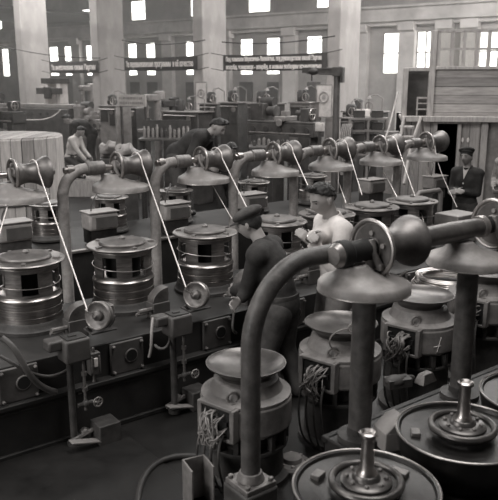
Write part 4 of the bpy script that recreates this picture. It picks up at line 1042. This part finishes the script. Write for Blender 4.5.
# shelving rack
p = at_d(367, 150, 12.8); p.z = 0
zt3 = H+ray(367, 117).z*12.8
t = thing('shelf_rack', 'open pale shelving rack behind the sixth rear spool', 'rack', p, -.12)
b = MB()
for x in (-.32, .0, .32): b.box((x, 0, zt3/2), (.04, .3, zt3))
b.build('uprights', 'machl', t, smooth=False)
for j in range(4):
    MB().box((0, 0, zt3-.02-.21*j), (.7, .32, .03)).build('shelf', 'machl', t, smooth=False)
for j in range(4):
    for i in range(2):
        o = MB().box((0, 0, .055), (.2, .2, .11)).box((0, 0, .115), (.21, .21, .012)).build('parts_bin', 'machd', None, p+Vector((-.16+.32*i, .02, zt3-.002-.21*(j+1))) if j < 3 else p+Vector((-.16+.32*i, .02, zt3-.002)), -.12, bevel=.004)
        tag(o, 'dark bin on the pale rack, %s, %s column' % (['top shelf but one', 'third shelf down', 'lowest shelf', 'very top'][j], ['left', 'right'][i]), 'bin', 'bins on the pale rack')
# cabinet right of rack
p = at_d(391, 150, 12.5); p.z = 0
o = thing('metal_cabinet', 'narrow pale cabinet between the rack and the trestle', 'cabinet', p, -.12)
z_ = H+ray(391, 131).z*12.5; MB().box((0, 0, z_/2), (.26, .3, z_)).build('cabinet_body', 'machl', o, bevel=.008); MB().box((0, -.155, z_/2), (.22, .012, z_-.1)).build('cabinet_door', 'hood', o, bevel=.004)
# bundle of hanging bent rods
b = MB()
for i in range(6): b.tube([at_d(343+i*1.6, 124, 12.5), at_d(340+i*2, 136, 12.4), at_d(341+i*1.6, 142, 12.4), at_d(341+i*1.6, 175, 12.4)], .012, 6)
o = b.build('rod_bundle', 'machl'); tag(o, 'bundle of pale bent rods leaning left of the shelving rack', 'rods')

# ------------------------------------------------------------------ large vat at left
pv_ = at_d(2, 150, 10.6); pv_.z = 0
zv = H+(ray(2, 140).z)*9.75
t = thing('wooden_vat', 'large round wooden vat of pale vertical staves', 'vat', pv_, 0)
n = 18; m_ = MB()
m_.lathe([(.90, 0), (.90, zv-.02), (.885, zv)], n, a0=.1); m_.build('staves', 'wood', t, ang=10)
MB().lathe([(.86, zv-.01), (.86, zv+.012), (.4, zv+.02)], 36).build('vat_lid', 'wood', t)
MB().torus(.905, .012, (0, 0, .3), seg=36).torus(.905, .012, (0, 0, .9), seg=36).build('hoops', 'machd', t)

# ------------------------------------------------------------------ machines and benches in the depth of the hall
def lathe_machine(px, py, d, w, lab, m='mach', rz=WA, h0=None):
    """machine tool: bed on two pedestals, headstock, tailstock, rail with ports"""
    p = at_d(px, py, d); z = H+ray(px, py).z*d; p.z = 0
    t = thing('machine_tool', lab, 'machine', p, rz)
    MB().box((-w*.36, 0, (z-.25)/2), (w*.2, .42, z-.25), taper=.92).box((w*.36, 0, (z-.25)/2), (w*.2, .42, z-.25), taper=.92).build('pedestals', m, t, bevel=.02)
    MB().box((0, 0, z-.14), (w, .4, .24)).box((0, -.03, z), (w, .34, .05)).build('bed', m, t, bevel=.015)
    for i in range(5): MB().lathe([(.055, -.02), (.055, .015)], 14, (-w*.4+w*.2*i, -.205, z-.13), 'Y').build('port', 'machd', t)
    MB().box((-w*.36, 0, z+.18), (w*.2, .36, .34)).lathe([(.09, -.0), (.09, .14), (.12, .14), (.12, .2)], 18, (-w*.26, 0, z+.2), 'X').build('headstock', m, t, bevel=.03)
    MB().box((w*.34, 0, z+.14), (w*.13, .28, .26)).lathe([(.05, -.14), (.05, .1), (.02, .16)], 14, (w*.26, 0, z+.18), 'X').build('tailstock', m, t, bevel=.03)
    MB().box((w*.03, -.05, z+.07), (w*.16, .46, .09)).box((w*.03, -.05, z+.16), (w*.08, .16, .1)).lathe([(.07, 0), (.07, .02)], 16, (w*.03, -.3, z-.0), 'Y').build('carriage', 'machl', t, bevel=.012)
    MB().tube([(-w*.45, -.22, z-.2), (w*.45, -.22, z-.2)], .016, 8).build('lead_screw', 'rim', t)
    MB().torus(.10, .014, (w*.42, -.05, z+.16), 'X', 22, 6).tube([(w*.42, -.15, z+.16), (w*.42, .05, z+.16)], .01, 6).tube([(w*.42, -.05, z+.06), (w*.42, -.05, z+.26)], .01, 6).build('handwheel', 'rim', t)
    MB().tube([(-w*.3, -.2, z+.3), (-w*.28, -.26, z+.44)], .012, 6).ball((-w*.28, -.26, z+.45), (.025, .025, .025), 10, 6).build('gear_lever', 'machl', t)
    MB().lathe([(.10, 0), (.10, .3)], 16, (-w*.40, .1, z+.36), 'X').build('drive_motor', 'machd', t)
    MB().box((0, -.3, z-.42), (w*.7, .14, .02)).box((0, -.365, z-.40), (w*.7, .012, .05)).build('splash_tray', 'machl', t)
    return t
def cabinet_machine(px, y0, y1, d, w, lab, m='mach', rz=WA, cat='machine', name='machine_tool'):
    p = at_d(px, y1, d); zt_ = H+ray(px, y0).z*d; zb_ = max(0, H+ray(px, y1).z*d) ; p.z = 0
    t = thing(name, lab, cat, p, rz)
    MB().box((0, 0, zt_/2), (w, .5, zt_)).build('cabinet_body', m, t, bevel=.02)
    MB().box((0, 0, zt_+.015), (w*1.06, .56, .03)).build('cabinet_top', 'machl', t, bevel=.006)
    MB().box((-w*.2, -.256, zt_-.22), (w*.42, .016, .26)).box((w*.27, -.256, zt_-.25), (w*.3, .016, .36)).build('doors', 'machd' if m != 'machd' else 'mach', t, bevel=.004)
    MB().lathe([(.10, 0), (.10, .2), (.07, .24)], 16, (-w*.25, .05, zt_+.03)).box((-w*.25, .05, zt_+.1), (.08, .26, .08)).build('drive_motor', 'machd', t, bevel=.008)
    MB().torus(.08, .012, (w*.2, -.18, zt_+.13), 'Y', 20, 6).tube([(w*.2, -.18, zt_+.03), (w*.2, -.18, zt_+.2)], .012, 6).build('handwheel', 'rim', t)
    MB().tube([(w*.4, .1, zt_), (w*.4, .1, zt_+.28), (w*.32, -.05, zt_+.36), (w*.18, -.12, zt_+.33)], .012, 6).lathe([(.05, 0), (.015, .06)], 12, (w*.17, -.13, zt_+.28)).build('lamp_arm', 'machl', t)
    MB().lathe([(.06, 0), (.06, .03)], 16, (w*.25, -.27, zt_-.12), 'Y').tube([(-w*.45, -.27, zt_-.06), (w*.45, -.27, zt_-.06)], .012, 6).build('handrail', 'rim', t)
    return t
def drill(px, y0, y1, d, lab, m='mach'):
    p = at_d(px, y1, d); zt_ = H+ray(px, y0).z*d; p.z = 0
    t = thing('drill_press', lab, 'machine', p, WA)
    MB().box((0, 0, .06), (.5, .6, .12)).lathe([(.09, .1), (.085, zt_)], 18, (0, .12, 0)).build('column', m, t, bevel=.01)
    MB().box((0, -.08, zt_-.12), (.16, .4, .16)).box((0, .2, zt_-.08), (.18, .18, .2)).build('drill_head', m, t, bevel=.03)
    MB().lathe([(.03, zt_-.55), (.04, zt_-.28)], 12, (0, -.22, 0)).build('spindle', 'rim', t)
    MB().lathe([(.24, zt_-.85), (.24, zt_-.80)], 24, (0, -.2, 0)).build('table', 'machl', t)
    return t
p = at_d(54, 112, 19.2); z = H+ray(54, 108).z*19.2; zt_ = H+ray(54, 79).z*19.2; p.z = 0
t = thing('planing_machine', 'tall planing machine with two pale uprights standing behind the wooden vat', 'machine', p, WA)
MB().box((0, 0, z/2), (1.9, .7, z)).build('planer_bed', 'mach', t, bevel=.02)
MB().box((0, -.05, z+.06), (2.1, .5, .10)).build('planer_table', 'machl', t, bevel=.01)
for i in range(6): MB().lathe([(.045, -.02), (.045, .015)], 14, (-.75+.3*i, -.355, z-.14), 'Y').build('port', 'machd', t)
for x in (-.22, .26): MB().box((x, .1, (z+zt_)/2), (.15, .3, zt_-z), taper=.9).build('upright', 'poster', t, bevel=.02)
MB().box((0, .1, zt_-.05), (.8, .3, .14)).build('top_brace', 'machd', t, bevel=.01); MB().box((0, -.12, z+.45), (.9, .14, .16)).box((.06, -.22, z+.40), (.2, .12, .3)).build('cross_rail', 'machd', t, bevel=.01)
MB().tube(bez((-.9, -.4, z-.3), (-.2, -.44, z-.34), (.5, -.44, z-.3), (.75, -.42, z-.02)), .018, 6).build('supply_pipe', 'poster', t)
lathe_machine(4, 112, 17.6, 1.2, 'dark machine tool directly behind the wooden vat', 'machd')
cabinet_machine(117, 106, 150, 16.9, .55, 'tall light machine cabinet left of the dark generator', 'machl')
lathe_machine(94, 120, 18.2, 1.2, 'light flat machine table above the bending man', 'machl')
cabinet_machine(137, 108, 150, 17.6, .5, 'dark square casing right of the light machine table', 'machd')
drill(61, 80, 140, 20.9, 'drill press with pale column right of the leftmost concrete column', 'machl')
drill(90, 84, 140, 20.6, 'drill press left of the second column', 'machl')
drill(155, 92, 140, 16.0, 'drill press with pale column behind the shelf of rods', 'machl')
drill(170, 98, 140, 16.6, 'dark drill press left of the poster on the central column', 'machd')
cabinet_machine(188, 112, 150, 15.6, 1.0, 'dark bench machine at the foot of the central column', 'mach')
cabinet_machine(266, 104, 140, 15.0, .62, 'dark console with a white notice on its front', 'mach')
p = at_d(262, 111, 14.68); o = MB().box((0, 0, 0), (.22, .012, .12)).build('notice', 'paper', None, p, WA, bevel=.002); tag(o, 'white notice on the dark console', 'notice')
cabinet_machine(236, 103, 140, 15.6, .5, 'grey locker right of the central column', 'mach')
cabinet_machine(215, 104, 140, 16.2, .5, 'grey locker directly behind the central column', 'mach')
cabinet_machine(305, 103, 140, 15.2, .5, 'pale cabinet left of the jib crane', 'machl')
lathe_machine(285, 122, 13.6, 1.5, 'grey bench machine below the long banner', 'mach')
cabinet_machine(364, 112, 150, 14.7, .8, 'long dark cupboard behind the shelving rack', 'mach')
p = at_d(390, 112, 14.0); 
cabinet_machine(352, 118, 150, 14.0, .3, 'narrow casing right of the jib crane post', 'mach')
p = at_d(363, 113, 13.9); o = MB().box((0, 0, 0), (.26, .02, .12)).box((0, .01, 0), (.29, .012, .15)).build('notice', 'paper', None, p, WA, bevel=.002); tag(o, 'pale notice board above the shelving rack', 'notice')
p = at_d(320, 127, 12.9); o = MB().box((0, 0, 0), (.15, .1, .15)).box((0, -.05, 0), (.11, .012, .11)).build('gauge_box', 'poster', None, p, WA, bevel=.006); 
o2 = MB().box((0, 0, -1.0), (.05, .05, 1.85)).box((0, 0, -1.0-.9), (.2, .2, .04)).build('stand', 'mach', o); tag(o, 'pale square gauge box on a stand in front of the jib crane', 'gauge')
o.location.z = 1.96 if False else o.location.z
# bench with notice board text rail (pale low board at left of centre)
p = at_d(132, 100.5, 15.0); o = thing('notice_board', 'long pale board with two rows of dark lettering', 'board', p, WA)
MB().box((0, 0, 0), (.80, .03, .24)).build('board_sheet', 'poster', o, smooth=False)
for x in (-.35, .35): MB().box((x, .03, -p.z/2+.05), (.04, .04, p.z+.1)).build('board_leg', 'mach', o, smooth=False)
rn = random.Random(3)
for r_ in range(2):
    b = MB(); x = -.35
    while x < .32:
        w_ = rn.uniform(.02, .05); b.box((x+w_/2, -.018, .05-.10*r_), (w_, .006, .05)); x += w_+rn.uniform(.012, .03)
    b.build('lettering_row', 'posterink', o, smooth=False)
# shelf of upright cylinders left of the stooping man
def rodshelf(px0, px1, y0, y1, d, n, lab, what, grp, m='machl'):
    a_, b_ = at_d(px0, y1, d), at_d(px1, y1, d); z_ = a_.z; dd = (b_-a_); dd.z = 0; L = dd.length; ang = math.atan2(dd.y, dd.x)
    t = thing('work_bench', lab, 'bench', Vector((a_.x, a_.y, 0)), ang)
    MB().box((L/2, .05, z_-.02), (L+.1, .5, .04)).build('bench_top', 'mach', t, bevel=.006)
    for x in (0, L):
        for y in (-.12, .22): MB().box((x, y, (z_-.04)/2), (.05, .05, z_-.04)).build('leg', 'machd', t)
    MB().box((L/2, .25, z_+(.5*(y1-y0)/711*d)), (L, .03, (y1-y0)/711*d*1.0)).build('back_board', 'machd', t, smooth=False)
    hh = (y1-y0)/711*d*.85; rn = random.Random(n)
    base = None
    for i in range(n):
        x = L*(i+.5)/n; h_ = hh*rn.uniform(.6, 1.0); r_ = L/n*.33
        o = MB().lathe([(r_, 0), (r_, h_*.8), (r_*.7, h_*.86), (r_*.7, h_)], 14).build('steel_roller', m if rn.random() < .75 else 'mach', None, Vector((a_.x, a_.y, z_+.003))+dd.normalized()*x+Vector((0, rn.uniform(-.03, .05), 0)), 0)
        tag(o, '%s, %s in its row' % (what, ['leftmost', 'second from left', 'third from left', 'fourth from left', 'fifth from left', 'middle sixth from left', 'seventh from left', 'eighth from left', 'ninth from left', 'tenth from left', 'rightmost'][i]), 'roller', grp)
rodshelf(142, 190, 121, 138, 13.2, 11, 'dark bench carrying upright cylinders left of the stooping man', 'upright cylinder left of the stooping man', 'cylinders on the left bench')
rodshelf(252, 290, 136, 146, 11.9, 8, 'bench with a row of short pale rollers behind the fourth rear spool', 'short roller behind the fourth rear spool', 'rollers on the middle bench')
# heap of castings behind second spool
p = at_d(118, 152, 9.9); p.z = 0
b = at_d(118, 150, 9.9).z
o = thing('rag_heap', 'crumpled pale sacking heaped on a stand behind the second rear spool', 'sacking', p, .2)
mb = MB(); rn = random.Random(9)
for i in range(24): mb.box((rn.uniform(-.22, .22), rn.uniform(-.12, .12), b+rn.uniform(-.1, .05)), (rn.uniform(.10, .2), rn.uniform(.10, .18), rn.uniform(.04, .12)), m=Matrix.Rotation(rn.uniform(-.8, .8), 3, 'Y') @ Matrix.Rotation(rn.uniform(-.8, .8), 3, 'X') @ Matrix.Rotation(rn.uniform(0, 3), 3, 'Z'))
solid(mb, 'sacking', 'hood', o, .02, 1); MB().box((0, 0, (b-.1)/2), (.5, .36, b-.1)).build('stand', 'machd', o, bevel=.01)
# seated spool-like motors in the dark between banks and rail frames at right end
o = thing('tubular_frame', 'bent pale tubular frame at the far right end of the front drums', 'frame', pv(437, 205, -5.9), A)
zr = .0
MB().tube([(-.42, 0, -.7), (-.42, 0, .17), (-.38, 0, .2), (.02, 0, .2), (.06, 0, .17), (.06, 0, -.7)], .032, 10).build('frame_tube', 'machl', o)
u, h = at_v(462, 212, -5.3)
o = thing('sheet_box', 'light sheet-metal box behind the second near spool with a dark hole', 'box', W(u-.1, -5.3, .675), A)
h -= .675; MB().box((0, 0, h/2), (.42, .35, h)).build('box_body', 'machl', o, bevel=.01); MB().lathe([(.03, -.01), (.03, .008)], 16, (.02, -.18, h-.12), 'Y').build('hole', 'black', o)
# window wires / cables across the bays
def cabl(pts, lab):
    o = MB().tube(pts, .012, 5).build('overhead_cable', 'shadow'); return tag(o, lab, 'cable', 'thin overhead cables')
def sagc(a_, b_, s_): a_, b_ = Vector(a_), Vector(b_); return [a_+(b_-a_)*i/14-Vector((0, 0, s_*4*i/14*(1-i/14))) for i in range(15)]
cabl(sagc(at_d(-5, 44, 20), at_d(100, 58, 18.2), .1), 'thin overhead cable sagging across the left bay')
cabl(sagc(at_d(122, 40, 19), at_d(205, 40, 16.2), .1), 'thin overhead cable left of the central column')
cabl(sagc(at_d(222, 42, 17), at_d(335, 36, 14.2), .08), 'thin overhead cable right of the central column')

# ================================================================== dusty air in the depth of the hall
hm = bpy.data.materials.new('dusty_air'); hm.use_nodes = True; hn = hm.node_tree.nodes
hn.remove(hn['Principled BSDF']); vs_ = hn.new('ShaderNodeVolumeScatter'); vs_.inputs['Density'].default_value = HAZE; vs_.inputs['Color'].default_value = (1, .99, .96, 1); vs_.inputs['Anisotropy'].default_value = .3
hm.node_tree.links.new(vs_.outputs[0], hn['Material Output'].inputs['Volume'])
hz = slab(.02, 7.55); 
hz.v = [(x, max(y, 14.5), z) for x, y, z in hz.v]
for i_, (x, y, z) in enumerate(hz.v): hz.v[i_] = (x*.985, y-.15 if y > 15 else y, z)
hz = hz.build('haze', 'floor', smooth=False); hz.data.materials.clear(); hz.data.materials.append(hm)
struct(hz)
# ================================================================== light
w = bpy.data.worlds.new('sky'); sc.world = w; w.use_nodes = True
bg = w.node_tree.nodes['Background']; bg.inputs[0].default_value = (1.0, .98, .955, 1); bg.inputs[1].default_value = WORLD
def area(name, loc, target, sx, sy, e, col=(1, .98, .955)):
    l = bpy.data.lights.new(name, 'AREA'); l.shape = 'RECTANGLE'; l.size = sx; l.size_y = sy; l.energy = e; l.color = col
    o = bpy.data.objects.new(name, l); COL.objects.link(o); o.location = loc
    o.rotation_euler = (Vector(target)-Vector(loc)).to_track_quat('-Z', 'Y').to_euler(); return o
area('window_light', (-9, -3, 4.2), (0, 6, 1.0), 5, 3.2, FRONT)
area('roof_light', (-5.5, 3.5, 7.2), (-1, 7, 1), 5, 2.2, ROOFA)
area('roof_light', (1.2, 4.2, 7.3), (1.4, 4.6, 0), 4, 2, ROOFE)  # unseen fill added over the near bank to brighten motors and hood
area('roof_light', (2, 12, 7.3), (1.5, 11.5, 0), 7, 2.0, ROOFB)
area('roof_light', (-6, 20, 7.3), (-5.5, 19.5, 0), 10, 2.5, ROOFC)
area('roof_light', (7, 17, 7.3), (6.5, 19, 2), 6, 2.5, ROOFD)
sc.view_settings.view_transform = 'Standard'; sc.view_settings.look = 'None'; sc.view_settings.gamma = 1; sc.view_settings.use_curve_mapping = False
sc.view_settings.exposure = EXPO
